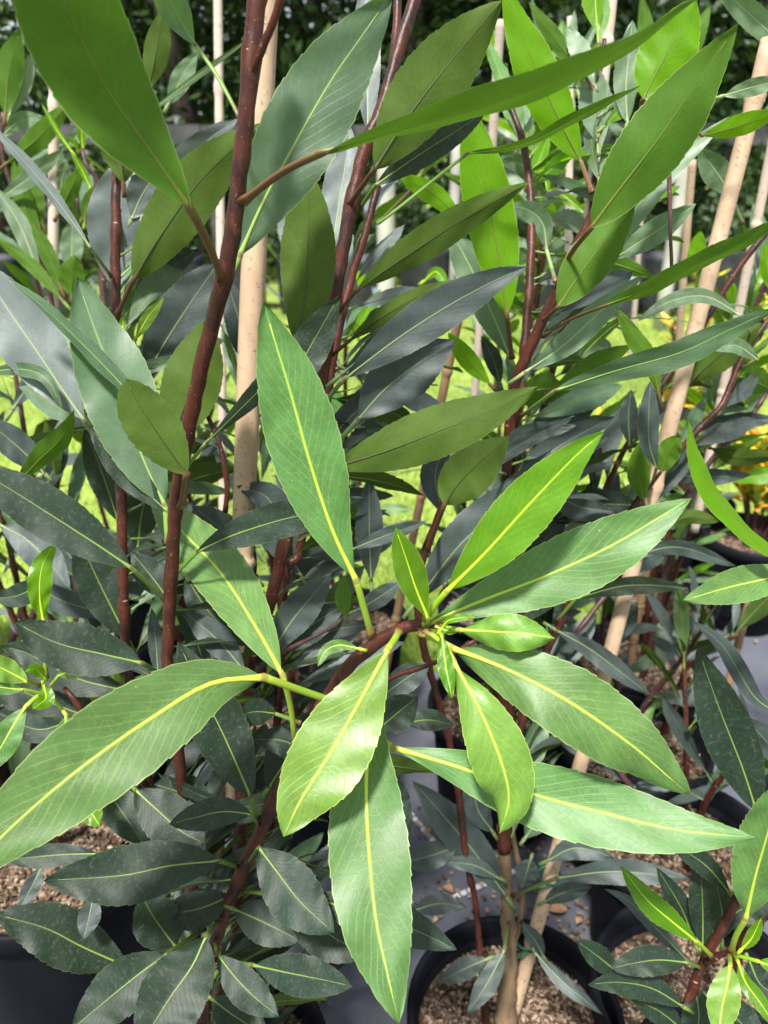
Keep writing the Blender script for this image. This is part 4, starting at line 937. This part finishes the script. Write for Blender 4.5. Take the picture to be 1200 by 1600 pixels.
# ------------------------------------------------------------------ small shrub bottom right
D = empty('shrub', (pD[0], pD[1], POTZ), 'small dark shrub with bright yellow-green shoot tips in the bottom right corner', 'shrub', 'broad-leaved shrubs in pots')
SD = stemto(D, [(1175, 1372, .60, 15), (1150, 1408, .61, 16), (1120, 1465, .62, 17), (1098, 1505, .63, 17), (1084, 1545, .64, 17), (1080, 1610, .66, 16)], Vector((pD[0], pD[1], POTZ - .02)), .006, seed=51, nodes=5)
stem(D, [(1145, 1487, .60, 10), (1125, 1492, .61, 11), (1103, 1505, .625, 12)], seed=52, nodes=1, mat=BARK)
dl = [
 ('new', .56, .50, 84, [(1165, 1436), (1180, 1370), (1200, 1300), (1222, 1215)], [(1142, 1488), (1150, 1462)], .6, .7, 0, 'pale leaf standing up from the bottom right shoot'),
 ('bright', .58, .56, 40, [(1090, 1472), (1050, 1440), (1010, 1405), (970, 1353)], [(1112, 1494)], .61, .75, 0, 'yellow-green leaf pointing up left from the bottom right shoot'),
 ('fresh', .57, .54, 50, [(1141, 1508), (1136, 1540), (1128, 1575), (1122, 1625)], [(1140, 1492)], .6, .6, 0, None),
 ('bright', .57, .55, 26, [(1153, 1502), (1165, 1535), (1190, 1570), (1215, 1610)], [(1146, 1488)], .6, .75, 0, None),
 ('bright', .58, .57, 20, [(1158, 1484), (1175, 1465), (1190, 1433)], [], .6, .7, 0, None),
 ('bright', .58, .57, 26, [(1185, 1502), (1210, 1512), (1240, 1530)], [(1148, 1492)], .6, .7, 0, None),
 ('dark', .61, .60, 46, [(1075, 1504), (1030, 1500), (990, 1505), (954, 1514)], [(1095, 1512)], .63, .65, 0, None),
 ('dark', .62, .60, 44, [(1066, 1572), (1020, 1545), (970, 1535), (918, 1538)], [], .64, .7, 0, None),
 ('dark', .65, .64, 38, [(968, 1522), (935, 1495), (901, 1470)], [], .64, .65, 0, None),
 ('dark', .64, .63, 44, [(1098, 1480), (1098, 1420), (1094, 1335)], [], .63, .65, 0, None),
 ('dark', .65, .64, 36, [(1086, 1475), (1065, 1420), (1026, 1355)], [], .63, .7, 0, None),
 ('slate', .64, .62, 24, [(1078, 1505), (1030, 1455), (985, 1410), (944, 1388)], [], .63, .8, 0, None),
 ('dark', .66, .65, 42, [(1128, 1470), (1128, 1425), (1118, 1375)], [], .63, .7, 0, None),
 ('dark', .62, .61, 36, [(1140, 1395), (1100, 1350), (1040, 1312)], [(1150, 1408)], .61, .75, 0, None),
 ('dark', .64, .62, 40, [(1070, 1612), (1030, 1580), (982, 1558)], [], .64, .7, 0, None),
 ('dark', .66, .65, 60, [(1110, 1560), (1150, 1590), (1190, 1640)], [], .64, .7, 0, None),
 ('dark', .64, .63, 54, [(1085, 1540), (1092, 1590), (1080, 1640)], [], .64, .7, 0, None),
 ('dark', .66, .65, 60, [(1170, 1500), (1190, 1540), (1230, 1560)], [], .64, .7, 0, None),
 ('dark', .66, .65, 50, [(1120, 1450), (1160, 1420), (1215, 1400)], [], .64, .7, 0, None),
 ('slate', .64, .63, 30, [(1140, 1300), (1170, 1350), (1190, 1290)][:2], [], .64, .7, 0, None),
]
for k_, z0, z1, w_, pts, st, sz, b__, un, lb in dl:
    L(D, k_, z0, z1, w_, pts, st, sz, b=b__, p=1., label=lb, depth=.045, wav=.14)

# ------------------------------------------------------------------ shrubs behind, grown leaf by leaf
def grow(x, y, label, seed, hgt, nst, nl, size, kinds, lean=.12, rib=True):
    rn = random.Random(seed)
    pl = empty('shrub', (x, y, POTZ), label, 'shrub', 'broad-leaved shrubs in pots')
    for k in range(nst):
        a = rn.uniform(0, 6.283); l_ = rn.uniform(.3, 1) * lean; h = hgt * rn.uniform(.7, 1.05)
        P3 = [Vector((x + math.cos(a) * .01, y + math.sin(a) * .01, POTZ - .02)),
              Vector((x + math.cos(a) * l_ * .35 + rn.uniform(-.02, .02), y + math.sin(a) * l_ * .35, POTZ + h * .35)),
              Vector((x + math.cos(a) * l_ * .7 + rn.uniform(-.03, .03), y + math.sin(a) * l_ * .7 + rn.uniform(-.03, .03), POTZ + h * .7)),
              Vector((x + math.cos(a) * l_ * 1.1, y + math.sin(a) * l_ * 1.1, POTZ + h))]
        stem3(pl, P3, [.006, .0055, .0045, .003], seed=seed * 7 + k, nodes=7, sides=8, mat=rn.choice((BARK, TWIG)))
        foliage(pl, P3, nl, size, kinds, seed * 13 + k, .3, (.1, 1.0), rib=rib)
    return pl
mixL = [('slate', 2), ('sky_sheen', 3), ('mid', 3), ('new', 2), ('pale', 2), ('bright', 1)]
mixD = [('slate', 4), ('dark', 1), ('mid', 3), ('sky_sheen', 4), ('pale', 2), ('new', 1)]
mixR = [('bright', 3), ('new', 4), ('pale', 3), ('mid', 2)]
grow(-.72, 1.10, 'leafy shrub at the left edge behind the pale upright cane', 101, .86, 5, 22, .14, mixL)
grow(-.36, 1.22, 'shrub behind the three red stems at left', 102, .72, 5, 18, .14, mixD)
grow(-1.05, 1.5, 'far shrub at the left edge with fresh green shoot tips', 103, .98, 5, 18, .15, mixL)
grow(.50, 1.24, 'shrub behind the leaning cane with light green upper leaves', 104, .93, 4, 17, .14, mixR)
grow(.21, 1.10, 'low grey-leaved shrub in shade behind the pale cluster', 105, .55, 4, 16, .13, mixD)
grow(.82, 1.05, 'shrub at the right edge behind the outermost cane', 106, .36, 4, 14, .14, mixR + mixD)
grow(.43, .80, 'low dark shrub beside the leaning cane near the bottom right', 107, .28, 3, 9, .12, mixD, .16)
grow(.25, 1.45, 'far shrub at the centre with light green tips under the edge-on leaf', 108, 1.0, 5, 20, .14, mixR)
grow(1.3, 1.5, 'far shrub at the right edge reaching the top corner', 109, 1.0, 5, 20, .15, mixR)
grow(-.08, 1.38, 'grey-green shrub on the mat behind the thick upright cane', 111, .85, 4, 17, .13, mixL)
grow(.62, 1.5, 'dusky shrub at right in front of the golden bushes', 112, .28, 3, 12, .13, mixD)
grow(-.62, 1.62, 'thin far shrub at left with sky sheen coloured into some leaves, by the thin whitish cane', 113, .95, 4, 15, .13, mixL)
pot(-.08, 1.38, 'black pot behind the thick upright cane, hidden by hanging leaves', .8); pot(.62, 1.5, 'black pot at right in front of the golden bushes', 1.9); pot(-.62, 1.62, 'black pot at left on the far side of the mat', 2.7)
grow(-.50, .98, 'slim-leaved shrub behind the left red stem', 114, .80, 4, 20, .12, mixD)
grow(.42, 1.02, 'slim-leaved shrub just left of the leaning cane, behind the backlit leaf', 116, .34, 3, 14, .115, mixD)
pot(-.50, .98, 'black pot behind the left red stem, lost in shade', .8); pot(.42, 1.02, 'black pot touching the sunlit pot right of the leaning cane', 1.9)
grow(-.14, 1.04, 'slim-leaved grey shrub between the thick upright cane and the centre stems', 115, .72, 4, 18, .12, mixD)
pot(-.14, 1.04, 'black pot behind the thick upright cane, nearest of those hidden there', .8)
grow(-.47, .80, 'sparse low shrub in the left pot of pale chips', 110, .33, 2, 6, .12, mixD, .1)

E = [o for o in bpy.data.objects if o.get('label', '').startswith('leafy shrub at the left edge')][0]
ef = E.location.copy()
for k_, z_, w_, pts, un in (
 ('new', 1.0, 42, [(8, 180), (14, 110), (32, 46)], 1), ('pale', 1.02, 30, [(14, 182), (30, 140), (54, 80)], 0), ('pale', 1.04, 28, [(4, 212), (30, 190), (66, 182)], 0),
 ('mid', 1.0, 34, [(10, 256), (60, 215), (110, 158)], 1), ('pale', 1.02, 26, [(-4, 314), (50, 275), (102, 230)], 0), ('new', 1.04, 32, [(64, 398), (40, 330), (20, 250)], 1),
 ('mid', 1.05, 30, [(66, 352), (52, 300), (30, 240)], 1), ('new', .98, 26, [(96, 452), (76, 400), (48, 342)], 1), ('mid', .98, 40, [(112, 465), (112, 430), (118, 398)], 1),
 ('pale', 1.0, 36, [(112, 428), (112, 380), (114, 340)], 0), ('new', 1.0, 27, [(90, 336), (108, 300), (130, 258)], 1), ('pale', 1.02, 20, [(94, 300), (98, 275), (104, 248)], 0),
 ('bright', .98, 9, [(114, 240), (90, 205), (64, 160)], 0), ('bright', .98, 15, [(130, 234), (128, 205), (132, 178)], 0), ('bright', .97, 12, [(142, 295), (126, 262), (110, 236)], 0),
 ('new', .98, 18, [(132, 350), (136, 320), (148, 288)], 1), ('pale', 1.0, 30, [(62, 432), (30, 350), (-10, 290)], 0), ('bright', .97, 10, [(122, 236), (116, 222), (104, 214)], 0),
 ('mid', .95, 22, [(98, 470), (50, 415), (-12, 368)], 1), ('pale', 1.02, 22, [(200, 190), (140, 200), (90, 240)], 0), ('pale', 1.0, 32, [(262, 165), (285, 120), (308, 82)], 0), ('mid', .95, 10, [(215, 190), (300, 125), (392, 58)], 0),
 ('new', 1.0, 20, [(30, 560), (20, 500), (0, 440)], 1), ('slate', 1.0, 30, [(60, 780), (90, 720), (100, 660)], 0), ('slate', 1.02, 28, [(100, 800), (60, 760), (10, 750)], 0), ('sky_sheen', .95, 36, [(20, 640), (70, 560), (80, 500)], 0)):
    L(E, k_, z_, z_ - .02, w_, pts, under=bool(un), p=1., b=.72)
stem3(E, [P(128, 232, .98), P(136, 262, .98), P(152, 288, .99), P(160, 420, 1.02), P(140, 700, 1.08), ef + Vector((.01, 0, 0))], [.0025, .003, .004, .0045, .006, .007], TWIG, seed=401, nodes=6)
stem3(E, [P(4, 175, 1.0), P(8, 260, 1.02), P(62, 400, 1.05), P(80, 470, 1.05), P(100, 700, 1.1), ef], [.0025, .003, .004, .0045, .006, .007], TWIG, seed=402, nodes=6)
Rr = [o for o in bpy.data.objects if o.get('label', '').startswith('far shrub at the centre')][0]
for k_, z_, w_, pts, un in (('bright', 1.1, 17, [(836, 264), (860, 260), (886, 268)], 0), ('bright', 1.1, 17, [(846, 296), (880, 306), (915, 334)], 0), ('bright', 1.1, 28, [(870, 335), (850, 322), (838, 306)], 1),
 ('new', 1.1, 12, [(832, 262), (842, 250), (852, 236)], 0), ('bright', 1.1, 13, [(846, 280), (852, 285), (856, 300)], 0), ('new', 1.1, 22, [(655, 275), (672, 250), (705, 235)], 1), ('bright', 1.08, 18, [(662, 440), (682, 425), (702, 452)], 0),
 ('bright', 1.05, 22, [(780, 130), (765, 60), (750, 10)], 1), ('new', 1.1, 26, [(1005, 120), (1010, 60), (1002, -10)], 1), ('new', 1.0, 36, [(1040, 150), (1075, 80), (1110, 8)], 1), ('bright', 1.0, 30, [(1085, 430), (1088, 400), (1095, 360)], 1),
 ('pale', 1.0, 26, [(905, 150), (890, 90), (898, 15)], 0), ('mid', 1.0, 20, [(860, 200), (900, 100), (938, 25)], 0), ('bright', 1.05, 24, [(1210, 460), (1200, 420), (1196, 380)], 1)):
    L(Rr, k_, z_, z_ - .02, w_, pts, under=bool(un), p=1., b=.72)
stem3(Rr, [P(832, 262, 1.11), P(822, 290, 1.12), P(828, 420, 1.15), Rr.location + Vector((0, 0, 0))], [.003, .004, .005, .008], TWIG, seed=403, nodes=6)
# golden-leaved shrubs on the grass side
GOLD = [simple('leaf_gold', (.75, .6, .04), (.6, .6, .06), 30, .5), simple('leaf_orange', (.85, .36, .05), (.75, .5, .06), 30, .5), simple('leaf_lime', (.32, .44, .05), (.2, .34, .05), 30, .5)]
def golden(x, y, label, seed, hgt, n=170):
    rn = random.Random(seed); pl = empty('golden_shrub', (x, y, POTZ), label, 'shrub', 'golden-leaved shrubs in pots')
    pot(x, y, label.replace('shrub', 'shrub\'s black pot'), rn.random(), group='pots of the golden shrubs')
    tips = []
    for k in range(11):
        a = rn.uniform(0, 6.28); l_ = rn.uniform(.05, .2); b0 = Vector((x, y, POTZ - .01)); c = Vector((x + math.cos(a) * l_, y + math.sin(a) * l_, POTZ + hgt * rn.uniform(.5, 1)))
        v, f, u = tube(spline([b0, b0.lerp(c, .5) + Vector((0, 0, .04)), c], 8), [.004] * 9, 6); mesh('stem', v, f, TWIG, pl, u); tips.append((b0, c))
    for i, m in enumerate(GOLD):
        v, f = [], []
        for j in range(n // 3 * 5 // 3):
            b0, c = rn.choice(tips); s = rn.uniform(.35, 1); p = b0.lerp(c, s) + Vector((0, 0, .03)); az = rn.uniform(0, 6.28); el = rn.uniform(.1, 1.2)
            d = Vector((math.cos(az) * math.cos(el), math.sin(az) * math.cos(el), math.sin(el))); s_ = d.cross(Vector((0, 0, 1))).normalized(); n_ = s_.cross(d); ln = rn.uniform(.04, .075); k = len(v)
            v += [p, p + d * ln * .35 + s_ * ln * .17 + n_ * .003, p + d * ln * .7 + s_ * ln * .13 + n_ * .003, p + d * ln, p + d * ln * .7 - s_ * ln * .13 + n_ * .003, p + d * ln * .35 - s_ * ln * .17 + n_ * .003, p + d * ln * .5]
            f += [(k, k + 1, k + 6), (k + 1, k + 2, k + 6), (k + 2, k + 3, k + 6), (k + 3, k + 4, k + 6), (k + 4, k + 5, k + 6), (k + 5, k, k + 6)]
        o = mesh('foliage', v, f, m, pl); o['kind'] = 'stuff'
golden(.86, 2.0, 'golden and orange shrub on the grass behind the leaning cane', 1, .66, 420)
golden(.96, 1.78, 'yellow shrub at the right edge, nearer than the orange one', 2, .42, 400)
golden(.50, 2.3, 'low yellow shrub at centre right, mostly behind grey leaves', 3, .2)

# ------------------------------------------------------------------ background: row of black grow bags, rail, posts, trees
BAG = simple('black_grow_bag', (.02, .021, .026), (.045, .048, .06), 8, .5, .6, .02, .4)
PRINT = simple('pale_blue_print', (.34, .42, .55), (.25, .32, .45), 30, .6)
DARKLEAF = simple('dark_leaf', (.025, .055, .018), (.05, .09, .025), 6, .5)
rn = random.Random(21)
def strokes(cx, cz, y, w_, seed):
    r_ = random.Random(seed); v, f = [], []
    for k in range(5):                           # an illegible looping brush mark
        pts = [Vector((cx + w_ * (k / 5 - .5) + r_.uniform(-.01, .01) + .03 * j / 3, y, cz + (.05 if j % 2 else -.03) * r_.uniform(.4, 1.2))) for j in range(4)]
        vv, ff, _ = tube(spline(pts, 10), [.0075] * 11, 5, .3, Vector((0, 0, 1))); b0 = len(v); v += vv; f += [tuple(q + b0 for q in g) for g in ff]
    return v, f
BAGME = datamesh('bag_wall', *lathe([(0, .004), (.17, .004), (.185, .03), (.19, .2), (.195, .4), (.2, .43), (.188, .43), (.18, .38), (.0, .37)], 32), BAG)
for i in range(20):
    x = -4.4 + i * .47 + rn.uniform(-.03, .03); y = 6.25 + rn.uniform(-.1, .1)
    where = 'left part' if x < -.6 else 'centre' if x < .9 else 'right part'
    o = empty('grow_bag', (x, y, 0), f'big black grow bag in the row along the far side of the grass', 'pot', 'black grow bags lining the grass'); o.rotation_euler.z = rn.uniform(0, 6)
    o.scale = (1, 1, rn.uniform(.95, 1.15))
    w_ = bpy.data.objects.new('bag_wall', BAGME); link(w_, o)
for (xx, yy, ln) in ((970, 437, .22), (1172, 428, .24), (575, 455, .12)):
    q = G(xx, yy, .3); k = 6.02 / q.y; c = CAM + (q - CAM) * k
    v, f = strokes(c.x, max(.2, c.z), 6.0, ln, int(xx))
    # printed banner card tied in front of the bags
    bv, bf = box(c.x - ln * .75, c.x + ln * .75, 6.004, 6.012, max(.2, c.z) - .13, max(.2, c.z) + .12)
    e = empty('printed_sack', (c.x, 6.02, 0), {970: 'black plastic sack with pale blue scrawl print, left of the leaning cane', 1172: 'black plastic sack with pale blue scrawl print, at the right edge', 575: 'black plastic sack with small pale print, beside the white post'}[xx], 'sack', 'printed black sacks')
    zc = max(.2, c.z)
    lv, lf = [], []
    for (rx, z_) in ((.8, 0.0), (.86, zc - .1), (.84, zc + .1), (.7, zc + .16)):
        for j in range(16):
            th = 2 * math.pi * j / 16; lv.append((c.x + rx * ln * math.cos(th), 6.06 + .05 * math.sin(th), z_))
    for a in range(3):
        for j in range(16): lf.append((a * 16 + j, a * 16 + (j + 1) % 16, (a + 1) * 16 + (j + 1) % 16, (a + 1) * 16 + j))
    lf.append(tuple(48 + j for j in range(16)))
    mesh('sack_body', lv, lf, BAG, e); mesh('print', v, f, PRINT, e)
# small dark shrubs in the grow bags
def blobshrub(name, x, y, z0, hgt, rad, n, label, cat, grp, seed, leaf=.07, mats=None, stemr=.012):
    r_ = random.Random(seed); e = empty(name, (x, y, z0), label, cat, grp)
    v, f, u = tube(spline([Vector((x, y, z0)), Vector((x + r_.uniform(-.05, .05), y, z0 + hgt * .5)), Vector((x + r_.uniform(-.1, .1), y, z0 + hgt * .85))], 8), [stemr * (1 - .07 * i) for i in range(9)], 6)
    mesh('trunk', v, f, TRUNKM, e, u); rng = np.random.default_rng(seed)
    c = rng.normal(0, 1, (n, 3)); c /= np.linalg.norm(c, axis=1)[:, None]; c *= (rng.random(n) ** .45)[:, None]
    cl = rng.normal(0, .5, (14, 3)); wob = 1 + .3 * np.sin(c @ cl.T * 5).mean(axis=1)
    c = c * wob[:, None] * np.array([rad, rad, hgt * .5]) + np.array([x, y, z0 + hgt * .6])
    quads(c, leaf, rng, 'foliage', mats or DARKLEAF, e)
def quads(c, leaf, rng, name, mat, parent, stuff=True):
    n = len(c); a = rng.normal(0, 1, (n, 3)); a /= np.linalg.norm(a, axis=1)[:, None]; b_ = rng.normal(0, 1, (n, 3)); b_ = np.cross(a, b_); b_ /= np.linalg.norm(b_, axis=1)[:, None]
    s = leaf * rng.uniform(.6, 1.25, (n, 1)); V = np.zeros((n, 4, 3), np.float32)
    V[:, 0] = c - a * s; V[:, 1] = c + b_ * s * .42; V[:, 2] = c + a * s; V[:, 3] = c - b_ * s * .42
    V -= np.array(parent.location, dtype=np.float32) if parent is not None else 0
    me = bpy.data.meshes.new(name); me.vertices.add(n * 4); me.vertices.foreach_set('co', V.ravel()); me.loops.add(n * 4)
    me.loops.foreach_set('vertex_index', np.arange(n * 4, dtype=np.int32)); me.polygons.add(n); me.polygons.foreach_set('loop_start', np.arange(0, n * 4, 4, dtype=np.int32)); me.update(); me.validate()
    me.materials.append(mat); o = bpy.data.objects.new(name, me)
    if stuff: o['kind'] = 'stuff'
    link(o, parent); return o
for i in range(11):
    x = -4.2 + i * .86
    blobshrub('nursery_bush', x, 6.3, .35, rn.uniform(.4, .95), .28, 500, 'small dark bush growing out of a black grow bag', 'bush', 'small bushes in the far grow bags', 300 + i, .05)
# posts
POSTM = simple('weathered_post', (.5, .49, .44), (.34, .33, .3), 12, .8, .4, .004, .2, (1, 1, .3)); RAILM = simple('grey_timber', (.10, .10, .10), (.05, .052, .055), 9, .8, .4, .004, .2, (.3, 1, 1))
for (xx, wd, top, lb, yy) in ((603, .062, 1.35, 'pale round post beyond the grass at the centre', 5.5), (1038, .05, 1.25, 'pale round post beyond the grass, left of the leaning cane', 5.6), (243, .05, 1.2, 'pale round post beyond the grass, left of the tall red stem', 5.8), (705, .045, 1.3, 'pale round post right of the centre post', 6.6)):
    q = G(xx, 470, 0); x = (xx - 600) / F * (q - CAM).dot(FW) / q.y * yy
    e = empty('post', (x, yy, 0), lb, 'post', 'posts beyond the grass')
    v, f, u = tube([Vector((x, yy, z)) for z in (-.1, .3, .7, 1.0, top - .02, top)], [wd, wd, wd * .97, wd * .96, wd * .95, wd * .8], 16); mesh('post_shaft', v, f, POSTM, e, u)
    v, f, u = tube([Vector((x, yy, top - .06)), Vector((x, yy, top - .04))], [wd * 1.05, wd * 1.05], 16); mesh('wire_band', v, f, RAILM, e, u)
e = empty('rail_fence', (0, 7.4, 0), 'grey timber rail fence in front of the dark trees', 'fence')
for i in range(9):
    x = -6 + i * 1.5; bv, bf = box(x - .05, x + .05, 7.35, 7.45, 0, 1.33); mesh('fence_post', bv, bf, RAILM, e, smooth=False)
for i in range(8):
    x = -6 + i * 1.5
    for z in (1.22,):
        dz = rn.uniform(-.015, .015); bv, bf = box(x + .003 - .06, x + 1.5 - .067, 7.31, 7.347, z + dz, z + dz + .15); mesh('rail', bv, bf, RAILM, e, smooth=False)

# trees
def treeleafmat(name, c1, c2):
    t = NT(name); rr = t.n('NewGeometry').outputs['Random Per Island']; c = t.mix(rr, c1, c2)
    tr = t.n('BsdfTranslucent'); t.put(tr.inputs[0], (.08, .18, .02)); ms = t.n('MixShader'); ms.inputs[0].default_value = .15
    t.t.links.new(t.pr(c, .45, None, .4), ms.inputs[1]); t.t.links.new(tr.outputs[0], ms.inputs[2]); return t.out(ms.outputs[0])
TL = [treeleafmat('tree_leaf_deep', (.014, .034, .01), (.035, .075, .018)), treeleafmat('tree_leaf_fresh', (.022, .055, .012), (.055, .11, .022))]
TB = simple('dark_tree_bark', (.09, .07, .055), (.04, .032, .025), 20, .9, .6, .01, .1, (1, 1, .3))
def tree(x, y, h, r, seed, label, n=9000, leaf=.075, low=1.0):
    r_ = random.Random(seed); e = empty('tree', (x, y, 0), label, 'tree', 'dark trees along the back')
    top = Vector((x + r_.uniform(-.4, .4), y + r_.uniform(-.3, .3), h * .85)); tp = spline([Vector((x, y, -.1)), Vector((x + r_.uniform(-.2, .2), y, h * .3)), Vector((x + r_.uniform(-.3, .3), y, h * .6)), top], 16)
    v, f, u = tube(tp, [.16 * (1 - .05 * i) for i in range(17)], 12); mesh('trunk', v, f, TB, e, u)
    cents = []
    for k in range(13):
        a = r_.uniform(0, 6.283); s = r_.randint(4, 15); b0 = tp[s]; c = b0 + Vector((math.cos(a) * r * r_.uniform(.4, .95), math.sin(a) * r * r_.uniform(.4, .95), r_.uniform(-.3, .9)))
        lp = spline([b0, b0.lerp(c, .5) + Vector((0, 0, .2)), c], 8); v, f, u = tube(lp, [.05 * (1 - .1 * i) for i in range(9)], 7); mesh('limb', v, f, TB, e, u); cents.append(c); cents.append(b0.lerp(c, .6))
    rng = np.random.default_rng(seed); cents = np.array(cents); idx = rng.integers(0, len(cents), n)
    c = cents[idx] + rng.normal(0, 1, (n, 3)) * np.array([.42, .42, .32]); c = c[c[:, 2] > low]
    quads(c, leaf, rng, 'crown', TL[seed % 2], e)
tree(-4.2, 9.0, 4.6, 1.9, 1, 'dark broadleaf tree at the far left behind the rail fence')
tree(-1.8, 8.6, 4.8, 1.9, 2, 'dark tree behind the two left canes, branches hanging low', low=.9)
tree(.3, 9.2, 5.0, 2.0, 3, 'open dark tree at the top centre with sky showing through its branches', n=9500)
tree(2.4, 8.8, 4.8, 1.9, 4, 'dark tree behind the upper right leaves')
tree(4.6, 9.3, 4.8, 1.9, 5, 'dark tree in the top right corner')
tree(-.9, 10.8, 5.4, 2.1, 6, 'farther dark tree filling the gap left of centre', n=8000, leaf=.09)
tree(1.5, 11.0, 5.4, 2.1, 7, 'farther dark tree filling the gap right of centre', n=8000, leaf=.09)
tree(3.6, 11.4, 5.2, 2.1, 8, 'farther dark tree toward the right corner', n=7000, leaf=.09)
tree(-3.4, 11.2, 5.2, 2.1, 9, 'farther dark tree toward the left corner', n=7000, leaf=.09)
rng = np.random.default_rng(9); n = 17000
c = np.stack([rng.uniform(-9, 9, n), rng.uniform(12.5, 14.5, n), rng.random(n) ** 1.3 * 2.9], 1)
c[:, 2] *= .75 + .25 * np.sin(c[:, 0] * 1.7) * np.sin(c[:, 0] * .6 + 1)
tag(quads(c, .13, rng, 'woods', TL[0], None), 'deep shaded woods closing the view beyond the trees', 'woods')
n = 9000
c = np.stack([rng.uniform(-7, 7, n), rng.uniform(7.7, 8.4, n), rng.random(n) ** 1.2 * 1.25], 1)
tag(quads(c, .07, rng, 'undergrowth', TL[0], None), 'dark undergrowth behind the rail fence', 'undergrowth')

# ------------------------------------------------------------------ small things: ties, moss, litter
TIE = simple('green_tie', (.01, .12, .06), (.008, .08, .045), 40, .4)
def tie(x, y, z, r, label, seed):
    c = P(x, y, z); r_ = random.Random(seed); e = empty('plant_tie', c, label, 'tie', 'green plastic plant ties')
    pts = [c + Vector((math.cos(a) * r, math.sin(a) * r, .002 * math.sin(a * 2))) for a in [k * 6.283 / 14 for k in range(15)]]
    v, f, u = tube(pts, [.0016] * 15, 6); mesh('loop', v, f, TIE, e, u)
    for s in (-1, 1):
        q = c + Vector((0, -r, 0)); pts = [q, q + Vector((s * .006, -.004, .003)), q + Vector((s * .016, -.004, -.006 * r_.random() - .002))]
        v, f, u = tube(spline(pts, 6), [.0015] * 7, 6); mesh('tie_end', v, f, TIE, e, u)
tie(858, 1368, .895, .0135, 'dark green plastic tie knotted round the leaning cane, upper one', 1)
tie(824, 1470, .905, .0135, 'dark green plastic tie round the leaning cane near the soil', 2)
tie(1108, 1215, 1.34, .012, 'dark green plastic tie on the short brown cane', 3)
MOSS = simple('moss', (.09, .2, .015), (.04, .1, .01), 60, .9, .6, .004)
rng = np.random.default_rng(4)
for (xx, yy, rr_, lb) in ((960, 1165, .07, 'mound of bright green moss and weeds in the shade beside the leaning cane'), (895, 1325, .03, 'small tuft of green weed on the weed mat between pots')):
    q = G(xx, yy, .02 if yy > 1300 else .12); n = 1600; th = rng.uniform(0, 6.28, n); ra = rr_ * np.sqrt(rng.random(n))
    c = np.stack([q.x + ra * np.cos(th), q.y + ra * np.sin(th), q.z + (1 - (ra / rr_) ** 2) * rr_ * .6 * rng.random(n) - (.0)], 1)
    tag(quads(c, .006, rng, 'moss', MOSS, None), lb, 'moss')
DRY = simple('dead_leaf', (.4, .24, .13), (.25, .14, .08), 60, .8)
rn = random.Random(31)
for i, (xx, yy, s, lb) in enumerate(((872, 1422, .03, 'pale brown fallen leaf on the weed mat beside the centre pot'), (905, 1440, .016, 'small brown leaf scrap by the larger fallen leaf'), (700, 1390, .02, 'brown fallen leaf left of the centre pot on the mat'), (500, 1560, .018, 'brown scrap lying on the mat near the bottom edge'), (668, 1300, .02, 'fallen leaf on the mat below the long lying leaf'), (1120, 960, .03, 'fallen leaf on the mat at right among shadows'))):
    q = G(xx, yy, .018); a = rn.uniform(0, 6.28); d = Vector((math.cos(a), math.sin(a), .1)); s_ = Vector((-d.y, d.x, 0)); v, f = [], []
    for k in range(7):
        t_ = k / 6; w_ = math.sin(math.pi * (.05 + .9 * t_)) * s * .35
        for j in (-1, 0, 1): v.append(q + d * s * (t_ - .5) + s_ * w_ * j + Vector((0, 0, .003 * abs(j) + .004 * math.sin(t_ * 4))))
    for k in range(6):
        for j in (0, 1): b0 = k * 3 + j; f.append((b0, b0 + 1, b0 + 4, b0 + 3))
    o = mesh('fallen_leaf', v, f, DRY, None, origin=q); tag(o, lb, 'dead leaf', 'dead leaves on the mat')
# loose bark chips spilled on the mat
v, f = [], []
for i in range(500):
    if rn.random() < .6: q = G(rn.uniform(640, 960), rn.uniform(1230, 1480), .012)
    else: q = Vector((rn.uniform(-.8, 1.3), rn.uniform(.5, 1.7), .012))
    l, w_, h_ = rn.uniform(.003, .009), rn.uniform(.002, .005), .0015; M = Matrix.Rotation(rn.uniform(0, 6.28), 3, 'Z'); b0 = len(v)
    for x in (-1, 1):
        for y in (-1, 1):
            for z in (-1, 1): v.append(q + M @ Vector((x * l * .6 * rn.uniform(.6, 1), y * w_ * .6, z * h_)))
    f += [tuple(b0 + k for k in g) for g in ((0, 1, 3, 2), (4, 6, 7, 5), (0, 4, 5, 1), (2, 3, 7, 6), (0, 2, 6, 4), (1, 5, 7, 3))]
tag(mesh('bark_litter', v, f, CHIP, smooth=False), 'loose bark chips scattered over the weed mat', 'bark chips', kind='stuff')
bpy.context.view_layer.update()
